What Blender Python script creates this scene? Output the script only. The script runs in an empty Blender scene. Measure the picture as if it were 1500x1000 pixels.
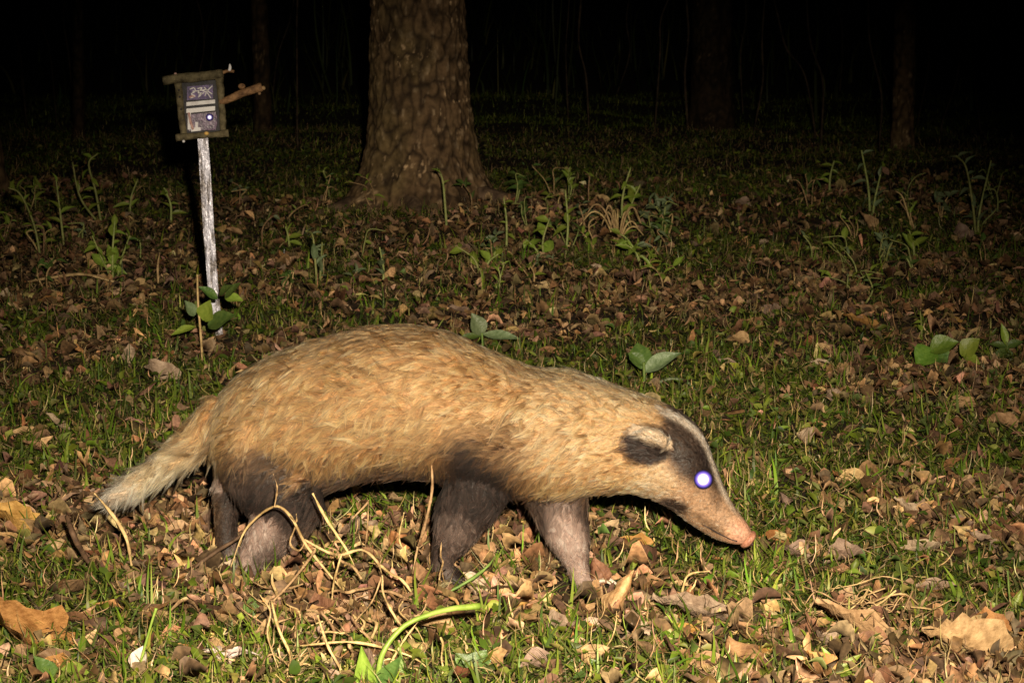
import bpy, math, random
import numpy as np
from mathutils import Vector, Matrix, Euler
from mathutils.kdtree import KDTree

random.seed(7)
RNG = np.random.default_rng(7)
sc = bpy.context.scene
COL = sc.collection

# ------------------------------------------------------------------ camera
F = 100.0 / 36.0 * 1500.0            # focal length in photo pixels
PITCH = math.radians(8.2)
H = 0.918
cam_d = bpy.data.cameras.new('camera')
cam_d.lens = 100.0; cam_d.sensor_width = 36.0
cam_d.clip_start = 0.05; cam_d.clip_end = 400.0
cam_d.dof.use_dof = True; cam_d.dof.focus_distance = 3.98; cam_d.dof.aperture_fstop = 36.0
cam = bpy.data.objects.new('camera', cam_d); COL.objects.link(cam)
cam.location = (0, 0, H); cam.rotation_euler = (math.pi / 2 - PITCH, 0, 0)
sc.camera = cam

# ------------------------------------------------------------------ night sky, moonlight, flash
w = bpy.data.worlds.new('World'); sc.world = w; w.use_nodes = True
nt = w.node_tree; nt.nodes.clear()
sky = nt.nodes.new('ShaderNodeTexSky'); sky.sky_type = 'NISHITA'; sky.sun_disc = False
sky.sun_elevation = math.radians(35); sky.sun_rotation = math.radians(150)
bg = nt.nodes.new('ShaderNodeBackground'); bg.inputs['Strength'].default_value = 0.00025
wo = nt.nodes.new('ShaderNodeOutputWorld')
nt.links.new(sky.outputs[0], bg.inputs[0]); nt.links.new(bg.outputs[0], wo.inputs[0])
sun_d = bpy.data.lights.new('moon', 'SUN'); sun_d.energy = 0.002; sun_d.angle = math.radians(0.5)
sun_d.color = (1, 0.96, 0.9)
sun = bpy.data.objects.new('moon', sun_d); COL.objects.link(sun)
sun.rotation_euler = (math.radians(55), 0, math.radians(30))
# the photographer's flash that lights the photograph, beside and above the lens
fl_d = bpy.data.lights.new('camera_flash', 'SPOT'); fl_d.energy = 2000.0
fl_d.spot_size = math.radians(31.5); fl_d.spot_blend = 1.0; fl_d.shadow_soft_size = 0.022
fl_d.color = (1.0, 0.855, 0.63)
FLASH = Vector((0.085, 0.02, H + 0.14))
fl = bpy.data.objects.new('camera_flash', fl_d); COL.objects.link(fl)
fl.location = FLASH
fl.rotation_euler = (math.pi / 2 - math.radians(15.0), 0, math.radians(1.2))
sc.view_settings.view_transform = 'Standard'; sc.view_settings.look = 'None'
sc.view_settings.exposure = 0.0; sc.view_settings.gamma = 1.0
sc.view_settings.use_curve_mapping = False
sc.cycles.max_bounces = 6
sc.cycles.transparent_max_bounces = 6

# ------------------------------------------------------------------ helpers
CP, SP = math.cos(PITCH), math.sin(PITCH)
def ray(x, y):
    a = (x - 750.0) / F; b = -(y - 500.0) / F
    return np.array([a, CP + b * SP, -SP + b * CP])
def px(x, y, Y):
    d = ray(x, y); t = Y / d[1]
    return np.array([d[0] * t, Y, H + d[2] * t])
def project(P):
    P = np.asarray(P); q = P - np.array([0, 0, H])
    dep = q[:, 1] * CP - q[:, 2] * SP
    up = q[:, 1] * SP + q[:, 2] * CP
    return 750 + F * q[:, 0] / dep, 500 - F * up / dep

def _hash(ix, iy, iz, s):
    h = (ix.astype(np.int64) * 374761393 + iy.astype(np.int64) * 668265263 + iz.astype(np.int64) * 2147483647 + s * 1274126177) & 0xFFFFFFFF
    h = ((h ^ (h >> 13)) * 1274126177) & 0xFFFFFFFF
    return ((h ^ (h >> 16)) & 0xFFFFFF) / float(0xFFFFFF)
def vnoise(p, s=0):
    p = np.asarray(p, float); i = np.floor(p).astype(np.int64); f = p - i; f = f * f * (3 - 2 * f)
    r = 0
    for dx in (0, 1):
        for dy in (0, 1):
            for dz in (0, 1):
                wt = (f[:, 0] if dx else 1 - f[:, 0]) * (f[:, 1] if dy else 1 - f[:, 1]) * (f[:, 2] if dz else 1 - f[:, 2])
                r = r + wt * _hash(i[:, 0] + dx, i[:, 1] + dy, i[:, 2] + dz, s)
    return r * 2 - 1
def fbm(p, s=0, o=4):
    p = np.asarray(p, float); r = 0; a = 0.5
    for k in range(o):
        r = r + a * vnoise(p * 2 ** k, s + k); a *= 0.5
    return r
def sstep(a, b, x):
    t = np.clip((x - a) / (b - a), 0, 1); return t * t * (3 - 2 * t)

def terrain(x, y):
    x = np.atleast_1d(np.asarray(x, float)); y = np.atleast_1d(np.asarray(y, float))
    z0 = np.zeros_like(x)
    d = np.sqrt((x / 1.0) ** 2 + ((y - 3.95) / 0.45) ** 2)
    k = sstep(0.6, 1.8, d)
    h = 0.05 * fbm(np.stack([x * 1.1, y * 1.1, z0], 1), 3, 2) * k + 0.02 * fbm(np.stack([x * 5, y * 5, z0], 1), 9, 3) * (0.35 + 0.65 * k)
    return h
def th(x, y): return float(terrain(x, y)[0])
def gp(x, y):
    """the point of the ground seen at a pixel"""
    d = ray(x, y); z = 0.0
    for _ in range(6):
        t = (H - z) / -d[2]; z = th(d[0] * t, d[1] * t)
    return np.array([d[0] * t, d[1] * t, z])

def mesh_np(name, V, Q=None, T=None, col=None, smooth=True):
    me = bpy.data.meshes.new(name)
    V = np.asarray(V, np.float32)
    nq = 0 if Q is None else len(Q); ntr = 0 if T is None else len(T)
    loops = []; 
    if nq: loops.append(np.asarray(Q, np.int32).ravel())
    if ntr: loops.append(np.asarray(T, np.int32).ravel())
    loops = np.concatenate(loops)
    me.vertices.add(len(V)); me.vertices.foreach_set('co', V.ravel())
    me.loops.add(len(loops)); me.loops.foreach_set('vertex_index', loops)
    st = np.concatenate([np.arange(nq) * 4, nq * 4 + np.arange(ntr) * 3]).astype(np.int32)
    me.polygons.add(nq + ntr); me.polygons.foreach_set('loop_start', st)
    me.polygons.foreach_set('use_smooth', np.full(nq + ntr, smooth))
    me.update(calc_edges=True)
    if col is not None:
        c = np.ones((len(V), 4), np.float32); c[:, :3] = np.clip(col, 0, 1)
        a = me.color_attributes.new('Col', 'FLOAT_COLOR', 'POINT'); a.data.foreach_set('color', c.ravel())
    return me
def obj(name, me, mat=None, parent=None, loc=None):
    o = bpy.data.objects.new(name, me); COL.objects.link(o)
    if mat is not None and me is not None and len(me.materials) == 0: me.materials.append(mat)
    if parent is not None: o.parent = parent
    if loc is not None: o.location = loc
    return o
def tag(o, label=None, cat=None, group=None, kind=None):
    if label: o['label'] = label
    if cat: o['category'] = cat
    if group: o['group'] = group
    if kind: o['kind'] = kind
    return o

def spline(P, n):
    """Catmull-Rom through rows of P, resampled to n rows"""
    P = np.asarray(P, float); m = len(P)
    E = np.vstack([2 * P[0] - P[1], P, 2 * P[-1] - P[-2]])
    u = np.linspace(0, m - 1 - 1e-9, n); i = np.floor(u).astype(int); t = (u - i)[:, None]
    a, b, c, d = E[i], E[i + 1], E[i + 2], E[i + 3]
    return 0.5 * (2 * b + (c - a) * t + (2 * a - 5 * b + 4 * c - d) * t ** 2 + (3 * b - a - 3 * c + d) * t ** 3)
def tube(pts, rad, ns=6, n=None, amp=0.0, nfreq=60.0, seed=0, ry=None):
    """closed tube: verts, quads, tris"""
    pts = np.asarray(pts, float); rad = np.broadcast_to(np.asarray(rad, float), (len(pts),)).copy()
    if n:
        R = spline(np.column_stack([pts, rad]), n); pts, rad = R[:, :3], np.maximum(R[:, 3], 1e-4)
    m = len(pts)
    T = np.gradient(pts, axis=0); T /= np.linalg.norm(T, axis=1)[:, None] + 1e-12
    ref = np.array([0, 1, 0.0]) if abs(T[:, 1]).max() < 0.9 else np.array([1.0, 0, 0.13])
    A = np.cross(T, ref); A /= np.linalg.norm(A, axis=1)[:, None] + 1e-12
    B = np.cross(A, T)
    th_ = np.arange(ns) * 2 * np.pi / ns
    ryr = rad if ry is None else ry
    V = pts[:, None, :] + rad[:, None, None] * np.cos(th_)[None, :, None] * A[:, None, :] + (ryr[:, None, None] if ry is not None else rad[:, None, None]) * np.sin(th_)[None, :, None] * B[:, None, :]
    V = V.reshape(-1, 3)
    if amp:
        ctr = np.repeat(pts, ns, 0); nn = V - ctr; nn /= np.linalg.norm(nn, axis=1)[:, None] + 1e-9
        V = V + nn * (amp * fbm(V * nfreq, seed, 3))[:, None]
    i = np.arange(m - 1)[:, None] * ns; j = np.arange(ns)[None, :]; j2 = (j + 1) % ns
    Q = np.stack([i + j, i + j2, i + ns + j2, i + ns + j], -1).reshape(-1, 4)
    V = np.vstack([V, pts[:1], pts[-1:]]); c0, c1 = m * ns, m * ns + 1
    jj = np.arange(ns); k2 = (jj + 1) % ns
    Tr = np.vstack([np.stack([np.full(ns, c0), k2, jj], 1), np.stack([np.full(ns, c1), (m - 1) * ns + jj, (m - 1) * ns + k2], 1)])
    return V, Q, Tr
def tube_obj(name, pts, rad, mat, parent=None, **kw):
    V, Q, T = tube(pts, rad, **kw)
    return obj(name, mesh_np(name, V, Q, T), mat, parent)
def box_px(x0, y0, x1, y1, Y, th_, skew=(0, 0, 0, 0)):
    """slab facing the camera side, corners given in pixels at depth Y"""
    c = [px(x0, y0 + skew[0], Y), px(x1, y0 + skew[1], Y), px(x1, y1 + skew[2], Y), px(x0, y1 + skew[3], Y)]
    f = np.array(c); b = f + np.array([0, th_, 0])
    V = np.vstack([f, b])
    Q = [(0, 3, 2, 1), (4, 5, 6, 7), (0, 1, 5, 4), (1, 2, 6, 5), (2, 3, 7, 6), (3, 0, 4, 7)]
    return mesh_np('slab', V, Q, smooth=False)

# ------------------------------------------------------------------ materials
def new_mat(name):
    m = bpy.data.materials.new(name); m.use_nodes = True; n = m.node_tree; n.nodes.clear()
    out = n.nodes.new('ShaderNodeOutputMaterial')
    return m, n, out
def noise_mat(name, c1, c2, scale=30.0, rough=0.75, bump=0.0, bscale=None, spec=0.3, metal=0.0, detail=6, lo=0.35, hi=0.65, stretch=None, rnd=0.0, trans=0.0):
    m, n, out = new_mat(name); L = n.links
    p = n.nodes.new('ShaderNodeBsdfPrincipled')
    tc = n.nodes.new('ShaderNodeTexCoord'); src = tc.outputs['Object']
    if stretch:
        mp = n.nodes.new('ShaderNodeMapping'); mp.inputs['Scale'].default_value = stretch
        L.new(src, mp.inputs[0]); src = mp.outputs[0]
    nz = n.nodes.new('ShaderNodeTexNoise'); nz.inputs['Scale'].default_value = scale; nz.inputs['Detail'].default_value = detail
    nz.inputs['Roughness'].default_value = 0.65
    L.new(src, nz.inputs['Vector'])
    cr = n.nodes.new('ShaderNodeValToRGB'); cr.color_ramp.elements[0].position = lo; cr.color_ramp.elements[1].position = hi
    cr.color_ramp.elements[0].color = (*c1, 1); cr.color_ramp.elements[1].color = (*c2, 1)
    L.new(nz.outputs['Fac'], cr.inputs[0]); csrc = cr.outputs[0]
    if rnd:
        oi = n.nodes.new('ShaderNodeObjectInfo'); hv = n.nodes.new('ShaderNodeHueSaturation')
        mr = n.nodes.new('ShaderNodeMapRange'); mr.inputs[3].default_value = 1 - rnd; mr.inputs[4].default_value = 1 + rnd
        L.new(oi.outputs['Random'], mr.inputs[0]); L.new(mr.outputs[0], hv.inputs['Value']); L.new(csrc, hv.inputs['Color'])
        mr2 = n.nodes.new('ShaderNodeMapRange'); mr2.inputs[3].default_value = 0.485; mr2.inputs[4].default_value = 0.515
        L.new(oi.outputs['Random'], mr2.inputs[0]); L.new(mr2.outputs[0], hv.inputs['Hue'])
        csrc = hv.outputs[0]
    L.new(csrc, p.inputs['Base Color'])
    p.inputs['Roughness'].default_value = rough; p.inputs['Specular IOR Level'].default_value = spec; p.inputs['Metallic'].default_value = metal
    if bump:
        b = n.nodes.new('ShaderNodeBump'); b.inputs['Strength'].default_value = bump; b.inputs['Distance'].default_value = 0.004
        n2 = n.nodes.new('ShaderNodeTexNoise'); n2.inputs['Scale'].default_value = bscale or scale * 2; n2.inputs['Detail'].default_value = 5
        L.new(src, n2.inputs['Vector']); L.new(n2.outputs['Fac'], b.inputs['Height']); L.new(b.outputs[0], p.inputs['Normal'])
    sh = p.outputs[0]
    if trans:
        tr = n.nodes.new('ShaderNodeBsdfTranslucent'); L.new(csrc, tr.inputs[0]); mx = n.nodes.new('ShaderNodeMixShader'); mx.inputs[0].default_value = trans
        L.new(sh, mx.inputs[1]); L.new(tr.outputs[0], mx.inputs[2]); sh = mx.outputs[0]
    L.new(sh, out.inputs[0]); return m
def col_mat(name, rough=0.6, spec=0.3, trans=0.0, nscale=0.0, bump=0.0):
    m, n, out = new_mat(name); L = n.links
    at = n.nodes.new('ShaderNodeAttribute'); at.attribute_name = 'Col'; c = at.outputs['Color']
    p = n.nodes.new('ShaderNodeBsdfPrincipled'); p.inputs['Roughness'].default_value = rough; p.inputs['Specular IOR Level'].default_value = spec
    tc = n.nodes.new('ShaderNodeTexCoord')
    if nscale:
        nz = n.nodes.new('ShaderNodeTexNoise'); nz.inputs['Scale'].default_value = nscale; nz.inputs['Detail'].default_value = 6; L.new(tc.outputs['Object'], nz.inputs['Vector'])
        mr = n.nodes.new('ShaderNodeMapRange'); mr.inputs[1].default_value = 0.3; mr.inputs[2].default_value = 0.7; mr.inputs[3].default_value = 0.55; mr.inputs[4].default_value = 1.35
        L.new(nz.outputs['Fac'], mr.inputs[0]); mu = n.nodes.new('ShaderNodeVectorMath'); mu.operation = 'MULTIPLY'
        L.new(c, mu.inputs[0]); L.new(mr.outputs[0], mu.inputs[1]); c = mu.outputs[0]
        if bump:
            b = n.nodes.new('ShaderNodeBump'); b.inputs['Strength'].default_value = bump; b.inputs['Distance'].default_value = 0.004
            L.new(nz.outputs['Fac'], b.inputs['Height']); L.new(b.outputs[0], p.inputs['Normal'])
    L.new(c, p.inputs['Base Color']); sh = p.outputs[0]
    if trans:
        tr = n.nodes.new('ShaderNodeBsdfTranslucent'); L.new(c, tr.inputs[0]); mx = n.nodes.new('ShaderNodeMixShader'); mx.inputs[0].default_value = trans
        L.new(sh, mx.inputs[1]); L.new(tr.outputs[0], mx.inputs[2]); sh = mx.outputs[0]
    L.new(sh, out.inputs[0]); return m

M = {}
M['soil'] = noise_mat('soil', (0.012, 0.008, 0.005), (0.06, 0.035, 0.018), 40, 0.9, 0.8, 90)
M['blade'] = col_mat('grass_blade', 0.5, 0.35, 0.25)
M['litter'] = col_mat('leaf_litter', 0.65, 0.25, 0.12, 160)
M['bark'] = col_mat('tree_bark', 0.85, 0.15, 0, 45, 0.6)
M['bark_small'] = noise_mat('small_bark', (0.05, 0.03, 0.018), (0.2, 0.13, 0.08), 30, 0.85, 0.9, 60, stretch=(1, 1, 0.35))
M['bark_vine'] = noise_mat('vine_bark', (0.02, 0.013, 0.008), (0.09, 0.06, 0.035), 30, 0.85, 0.9, 60)
M['stick'] = noise_mat('weathered_stick', (0.045, 0.035, 0.018), (0.22, 0.18, 0.10), 45, 0.8, 0.8, 120)
M['branch'] = noise_mat('brown_branch', (0.10, 0.05, 0.025), (0.38, 0.21, 0.10), 60, 0.75, 0.8, 150)
M['metal'] = noise_mat('galvanised_stake', (0.13, 0.11, 0.11), (0.56, 0.55, 0.66), 46, 0.32, 0.9, 90, spec=0.6, metal=0.35, detail=2, lo=0.40, hi=0.55, stretch=(1.6, 1.6, 0.35))
M['dry_stem'] = noise_mat('dry_stem', (0.20, 0.12, 0.05), (0.62, 0.42, 0.21), 38, 0.65, 0.6, 220, rnd=0.35)
M['dark_stem'] = noise_mat('dark_stem', (0.05, 0.03, 0.015), (0.16, 0.10, 0.05), 60, 0.7, 0.4, 200, rnd=0.2)
M['green_stem'] = noise_mat('green_stem', (0.07, 0.12, 0.02), (0.16, 0.22, 0.05), 50, 0.5, 0.2, 200, rnd=0.25)
M['pale_stem'] = noise_mat('pale_green_stem', (0.18, 0.22, 0.06), (0.40, 0.41, 0.14), 50, 0.5, 0.2, 200, rnd=0.25)
M['lime_stem'] = noise_mat('lime_stem', (0.12, 0.21, 0.02), (0.30, 0.38, 0.08), 25, 0.4, 0.2, 100)
M['green_leaf'] = noise_mat('green_leaf', (0.05, 0.10, 0.02), (0.12, 0.18, 0.04), 70, 0.42, 0.4, 160, spec=0.45, rnd=0.25, trans=0.2)
M['grey_leaf'] = noise_mat('grey_green_leaf', (0.10, 0.14, 0.06), (0.20, 0.25, 0.13), 70, 0.45, 0.4, 160, spec=0.45, rnd=0.2, trans=0.15)
M['lime_leaf'] = noise_mat('lime_leaf', (0.18, 0.27, 0.03), (0.34, 0.43, 0.07), 60, 0.42, 0.3, 160, spec=0.45, rnd=0.2, trans=0.3)
M['fresh_leaf'] = noise_mat('fresh_leaf', (0.09, 0.18, 0.02), (0.17, 0.27, 0.04), 70, 0.4, 0.4, 160, spec=0.45, rnd=0.15, trans=0.2)
M['pale_dead'] = noise_mat('pale_dead_leaf', (0.30, 0.20, 0.17), (0.75, 0.64, 0.58), 60, 0.6, 0.5, 150, rnd=0.1)
DL = [('reddish brown', (0.12, 0.055, 0.028), (0.32, 0.17, 0.085)), ('tan', (0.26, 0.15, 0.07), (0.55, 0.35, 0.18)),
      ('dark brown', (0.06, 0.032, 0.018), (0.18, 0.10, 0.055)), ('orange brown', (0.25, 0.11, 0.03), (0.55, 0.29, 0.10)),
      ('pinkish grey', (0.22, 0.145, 0.10), (0.46, 0.33, 0.24))]
for nm, a, b in DL: M[nm] = noise_mat('dead_leaf_' + nm.replace(' ', '_'), a, b, 55, 0.6, 0.7, 130, spec=0.3, rnd=0.3, trans=0.1)

# ------------------------------------------------------------------ ground
def spaced(lo, hi, fine_lo, fine_hi, step):
    a = list(np.arange(fine_lo, fine_hi, step)); s = step; v = a[-1]
    while v < hi: s *= 1.12; v += s; a.append(v)
    s = step; v = a[0]; b = []
    while v > lo: s *= 1.12; v -= s; b.append(v)
    return np.array(b[::-1] + a)
gx = spaced(-120, 120, -1.6, 1.6, 0.03); gy = spaced(-60, 220, 2.9, 9.5, 0.03)
GX, GY = np.meshgrid(gx, gy); z = terrain(GX.ravel(), GY.ravel())
V = np.column_stack([GX.ravel(), GY.ravel(), z]); nx, ny = len(gx), len(gy)
i = (np.arange(ny - 1)[:, None] * nx + np.arange(nx - 1)[None, :]).ravel()
ground = obj('ground', mesh_np('ground', V, np.stack([i, i + 1, i + nx + 1, i + nx], 1)), M['soil'])
tag(ground, 'dark bare forest soil under grass and leaf litter', kind='structure')

# ------------------------------------------------------------------ ground cover (beyond counting)
def scatter(n, ymin, ymax, power=1.0):
    """n points over the wedge of ground in view plus a margin; power>0 thickens the near part"""
    out = []
    while sum(len(a) for a in out) < n:
        Y = ymin + (ymax - ymin) * RNG.random(n)
        wd = 0.18 * Y + 0.6
        keep = RNG.random(n) < (wd / wd.max()) * (ymin / Y) ** power * 1.0
        Y = Y[keep]; X = (RNG.random(len(Y)) * 2 - 1) * (0.18 * Y + 0.6)
        out.append(np.column_stack([X, Y]))
    return np.vstack(out)[:n]
PAWS = [(px(868, 856, 3.922), 0.06)]
def trodden(P):
    """ground the animal's paws press flat"""
    r = np.zeros(len(P), bool)
    for c, rr in PAWS: r |= ((P[:, 0] - c[0]) / (rr * 1.1)) ** 2 + ((P[:, 1] - c[1] + 0.035) / (rr * 1.3)) ** 2 < 1
    return r
def green_mask(P):
    z0 = np.zeros(len(P))
    r = fbm(np.column_stack([P[:, 0] * 2.6, P[:, 1] * 2.6, z0]), 21, 3)
    for x, y, sx, sy, k in PATCHES:
        c = gp(x, y); r = r + k * np.exp(-((P[:, 0] - c[0]) / sx) ** 2 - ((P[:, 1] - c[1]) / sy) ** 2)
    return r
# green and brown patches of the forest floor: pixel, half sizes in metres, strength
PATCHES = [(540, 770, 0.14, 0.30, 0.40), (200, 880, 0.25, 0.13, 0.35), (1250, 640, 0.35, 0.5, 0.25), (1350, 860, 0.2, 0.12, 0.35), (760, 960, 0.3, 0.1, 0.15), (180, 790, 0.12, 0.1, -0.3), (1100, 940, 0.3, 0.1, -0.2),
           (620, 380, 0.6, 0.8, -0.25), (120, 420, 0.4, 0.6, -0.15), (1150, 420, 0.6, 0.8, -0.1), (950, 560, 0.4, 0.4, 0.2), (80, 600, 0.2, 0.3, 0.25)]
def pick(cols, n, var=0.25):
    c = np.array(cols)[RNG.integers(0, len(cols), n)]
    return c * np.exp(RNG.normal(0, var, (n, 1))) * np.exp(RNG.normal(0, 0.08, (n, 3)))
def make_blades(name, P, L, W, a0, bend, col, nseg=4, curl=0.0, lift=0.0):
    n = len(P); az = RNG.random(n) * 2 * np.pi
    t = np.linspace(0, 1, nseg + 1)
    base = np.column_stack([P, terrain(P[:, 0], P[:, 1]) + lift])
    pos = base.copy(); V = np.zeros((n, nseg + 1, 2, 3))
    azk = az.copy()
    for k in range(nseg + 1):
        ang = a0 + bend * t[k]
        d = np.column_stack([np.cos(azk) * np.sin(ang), np.sin(azk) * np.sin(ang), np.cos(ang)])
        side = np.column_stack([-np.sin(azk), np.cos(azk), 0.35 * np.sin(az * 7)])
        wd = W * (1 - t[k] ** 1.6) + 0.0002
        V[:, k, 0] = pos - side * wd[:, None] * 0.5; V[:, k, 1] = pos + side * wd[:, None] * 0.5
        pos = pos + d * (L / nseg)[:, None]; azk = azk + curl / nseg
    m = (nseg + 1) * 2; b = np.arange(n)[:, None] * m + (np.arange(nseg) * 2)[None, :]
    Q = np.stack([b, b + 1, b + 3, b + 2], -1).reshape(-1, 4)
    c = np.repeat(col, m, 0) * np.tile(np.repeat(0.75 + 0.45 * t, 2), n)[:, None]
    return mesh_np(name, V.reshape(-1, 3), Q, col=c)
def make_flakes(name, P, L, W, pitch, roll, curl, col, lift, nu=3, nv=5, seed=0, wave=0.0):
    """curled leaf-shaped flakes"""
    n = len(P); u = np.linspace(-1, 1, nu); v = np.linspace(0, 1, nv)
    U, Vv = np.meshgrid(u, v); U = U.ravel(); Vv = Vv.ravel(); m = nu * nv
    prof = np.sin(np.pi * np.clip(Vv, 0.02, 0.985) ** 0.85)
    jag = 1 + 0.3 * RNG.normal(0, 1, (n, m)) * (abs(U) > 0.5)[None, :]
    lx = U[None] * prof[None] * W[:, None] * 0.5 * jag
    ly = (Vv[None] - 0.5) * L[:, None] * np.ones((n, 1))
    lz = curl[:, None] * W[:, None] * (U[None] ** 2) * prof[None] + (RNG.normal(0, 0.35, (n, 1)) * L[:, None]) * ((Vv[None] - 0.5) ** 2) + wave * L[:, None] * RNG.normal(0, 1, (n, m))
    az = RNG.random(n) * 2 * np.pi
    def rot(x, y, a): c, s = np.cos(a)[:, None], np.sin(a)[:, None]; return x * c - y * s, x * s + y * c
    lx, lz = rot(lx, lz, roll); ly, lz = rot(ly, lz, pitch); lx, ly = rot(lx, ly, az)
    g = terrain(P[:, 0], P[:, 1])
    lz = lz - np.minimum(lz.min(1), 0)[:, None] * 0.7
    Vt = np.stack([lx + P[:, 0:1], ly + P[:, 1:2], lz + (g + lift)[:, None]], -1).reshape(-1, 3)
    i = (np.arange(nv - 1)[:, None] * nu + np.arange(nu - 1)[None]).ravel(); b = np.arange(n)[:, None] * m + i[None]
    Q = np.stack([b, b + 1, b + nu + 1, b + nu], -1).reshape(-1, 4)
    return mesh_np(name, Vt, Q, col=np.repeat(col, m, 0) * (1 + 0.12 * RNG.normal(0, 1, (n * m, 1))))

GREENS = [(0.085, 0.120, 0.012), (0.125, 0.160, 0.016), (0.045, 0.075, 0.010), (0.16, 0.19, 0.03), (0.075, 0.11, 0.025), (0.20, 0.20, 0.05)]
BROWNS = [(0.19, 0.10, 0.045), (0.28, 0.17, 0.075), (0.09, 0.052, 0.026), (0.36, 0.24, 0.12), (0.14, 0.085, 0.045), (0.24, 0.14, 0.085)]
STRAWS = [(0.42, 0.28, 0.13), (0.34, 0.24, 0.12), (0.50, 0.36, 0.19), (0.25, 0.15, 0.07)]
# short grass and moss-like blades
P = scatter(275000, 3.0, 16.0, 1.1); g = green_mask(P)
P = P[RNG.random(len(P)) < np.clip(0.55 + 1.9 * g, 0.14, 1)]; n = len(P)
tall = RNG.random(n) ** 3 * np.where(trodden(P), 0.1, 1.0)
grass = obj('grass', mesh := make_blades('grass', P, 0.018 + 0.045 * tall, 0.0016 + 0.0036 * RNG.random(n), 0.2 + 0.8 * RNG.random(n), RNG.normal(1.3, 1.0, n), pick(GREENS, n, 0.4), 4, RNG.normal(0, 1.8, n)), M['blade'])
tag(grass, 'short curled green grass covering the forest floor', 'grass', kind='stuff')
# wider fresh blades in tufts
tc_ = scatter(760, 3.1, 8.5, 2.2)
idx = RNG.integers(0, len(tc_), 9800); P = tc_[idx] + RNG.normal(0, 0.020, (9800, 2)); P = P[~trodden(P)]; n = len(P)
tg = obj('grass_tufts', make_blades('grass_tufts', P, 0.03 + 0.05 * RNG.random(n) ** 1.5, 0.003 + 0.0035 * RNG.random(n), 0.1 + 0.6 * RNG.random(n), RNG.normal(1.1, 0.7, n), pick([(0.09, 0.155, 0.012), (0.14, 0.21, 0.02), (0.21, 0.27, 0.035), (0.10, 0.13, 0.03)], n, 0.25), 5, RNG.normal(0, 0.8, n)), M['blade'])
tag(tg, 'fresh wider green grass blades in scattered tufts', 'grass', kind='stuff')
# small weed leaves
P = scatter(29000, 3.0, 12.0, 0.9); P = P[RNG.random(len(P)) < np.clip(0.5 + 1.6 * green_mask(P), 0.05, 1)]; n = len(P)
gc = obj('ground_cover', make_flakes('ground_cover', P, 0.010 + 0.018 * RNG.random(n), 0.006 + 0.010 * RNG.random(n), RNG.normal(0.2, 0.4, n), RNG.normal(0, 0.5, n), RNG.normal(0.2, 0.3, n), pick(GREENS, n, 0.3), 0.004 + 0.02 * RNG.random(n)), M['blade'])
tag(gc, 'tiny green weed leaves between the grass', 'weeds', kind='stuff')
# leaf litter crumbs
P = scatter(64000, 3.0, 10.5, 2.0); P = P[RNG.random(len(P)) < np.clip(0.5 - 2.2 * green_mask(P), 0.10, 1)]; P = P[~trodden(P)]; n = len(P)
ll = obj('leaf_litter', make_flakes('leaf_litter', P, 0.012 + 0.038 * RNG.random(n) ** 2.2, 0.007 + 0.020 * RNG.random(n) ** 1.3, RNG.normal(0, 0.35, n), RNG.normal(0, 0.5, n), RNG.normal(0.3, 0.5, n), pick(BROWNS, n, 0.45), 0.002 + 0.016 * RNG.random(n), wave=0.03), M['litter'])
tag(ll, 'brown crumbled leaf litter strewn over the soil', 'leaf litter', kind='stuff')
P = scatter(55000, 3.0, 13.0, 1.1); n = len(P)
st = obj('dry_straw', make_blades('dry_straw', P, 0.02 + 0.05 * RNG.random(n) ** 2, 0.0012 + 0.0016 * RNG.random(n), 0.9 + 0.6 * RNG.random(n), RNG.normal(0.3, 1.1, n), pick(STRAWS, n, 0.4), 5, RNG.normal(0, 2.4, n), 0.014), M['litter'])
tag(st, 'thin pale dry straws and broken stems in the grass', 'straw', kind='stuff')

# ------------------------------------------------------------------ single dead leaves
def leaf_mesh(name, L, W, curl, bend, seed, lobes=0.0, nu=5, nv=8, stalk=True):
    r = np.random.default_rng(seed)
    u = np.linspace(-1, 1, nu); v = np.linspace(0, 1, nv); U, Vv = np.meshgrid(u, v); U = U.ravel(); Vv = Vv.ravel()
    prof = np.sin(np.pi * np.clip(Vv, 0.015, 0.99) ** 0.8) * (1 + lobes * np.sin(Vv * 17 + seed))
    x = U * prof * W / 2 * (1 + 0.10 * r.normal(0, 1, len(U)) * (abs(U) > 0.9))
    y = Vv * L
    zz = curl * W * (abs(U) ** 1.6) * prof + bend * L * (Vv - 0.3) ** 2 + 0.025 * L * r.normal(0, 1, len(U)) + 0.0018 * (U == 0)
    y = y + 0.06 * L * np.sin(3 * U + seed) * prof * 0.4
    zz = zz - zz.min()
    i = (np.arange(nv - 1)[:, None] * nu + np.arange(nu - 1)[None]).ravel()
    Q = np.stack([i, i + 1, i + nu + 1, i + nu], 1)
    V = np.column_stack([x, y - L / 2, zz])
    return mesh_np(name, V, Q)
LM = {}
for k, (nm, a, b) in enumerate(DL):
    for v in range(2):
        me = leaf_mesh('dead_leaf', 0.058, 0.033 + 0.008 * v, 0.32 + 0.22 * ((k + v) % 3) - 0.15, 0.35 - 0.25 * v, 31 + k * 5 + v, 0.10 * ((k + v) % 2)); me.materials.append(M[nm]); LM[(k, v)] = me
BADGER_HULL = [(130, 470, 330, 840), (300, 470, 900, 760), (600, 700, 890, 860), (880, 560, 1110, 800)]
def place_leaf(me, x, y, s, name='dead_leaf', rz=None, tilt=None, lift=0.006):
    p = gp(x, y); o = obj(name, me); o.location = (p[0], p[1], p[2] + lift)
    o.scale = (s, s, s)
    o.rotation_euler = (random.gauss(0, 0.28) if tilt is None else tilt[0], random.gauss(0, 0.28) if tilt is None else tilt[1], random.random() * 6.28 if rz is None else rz)
    return o
cnt = 0
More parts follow.
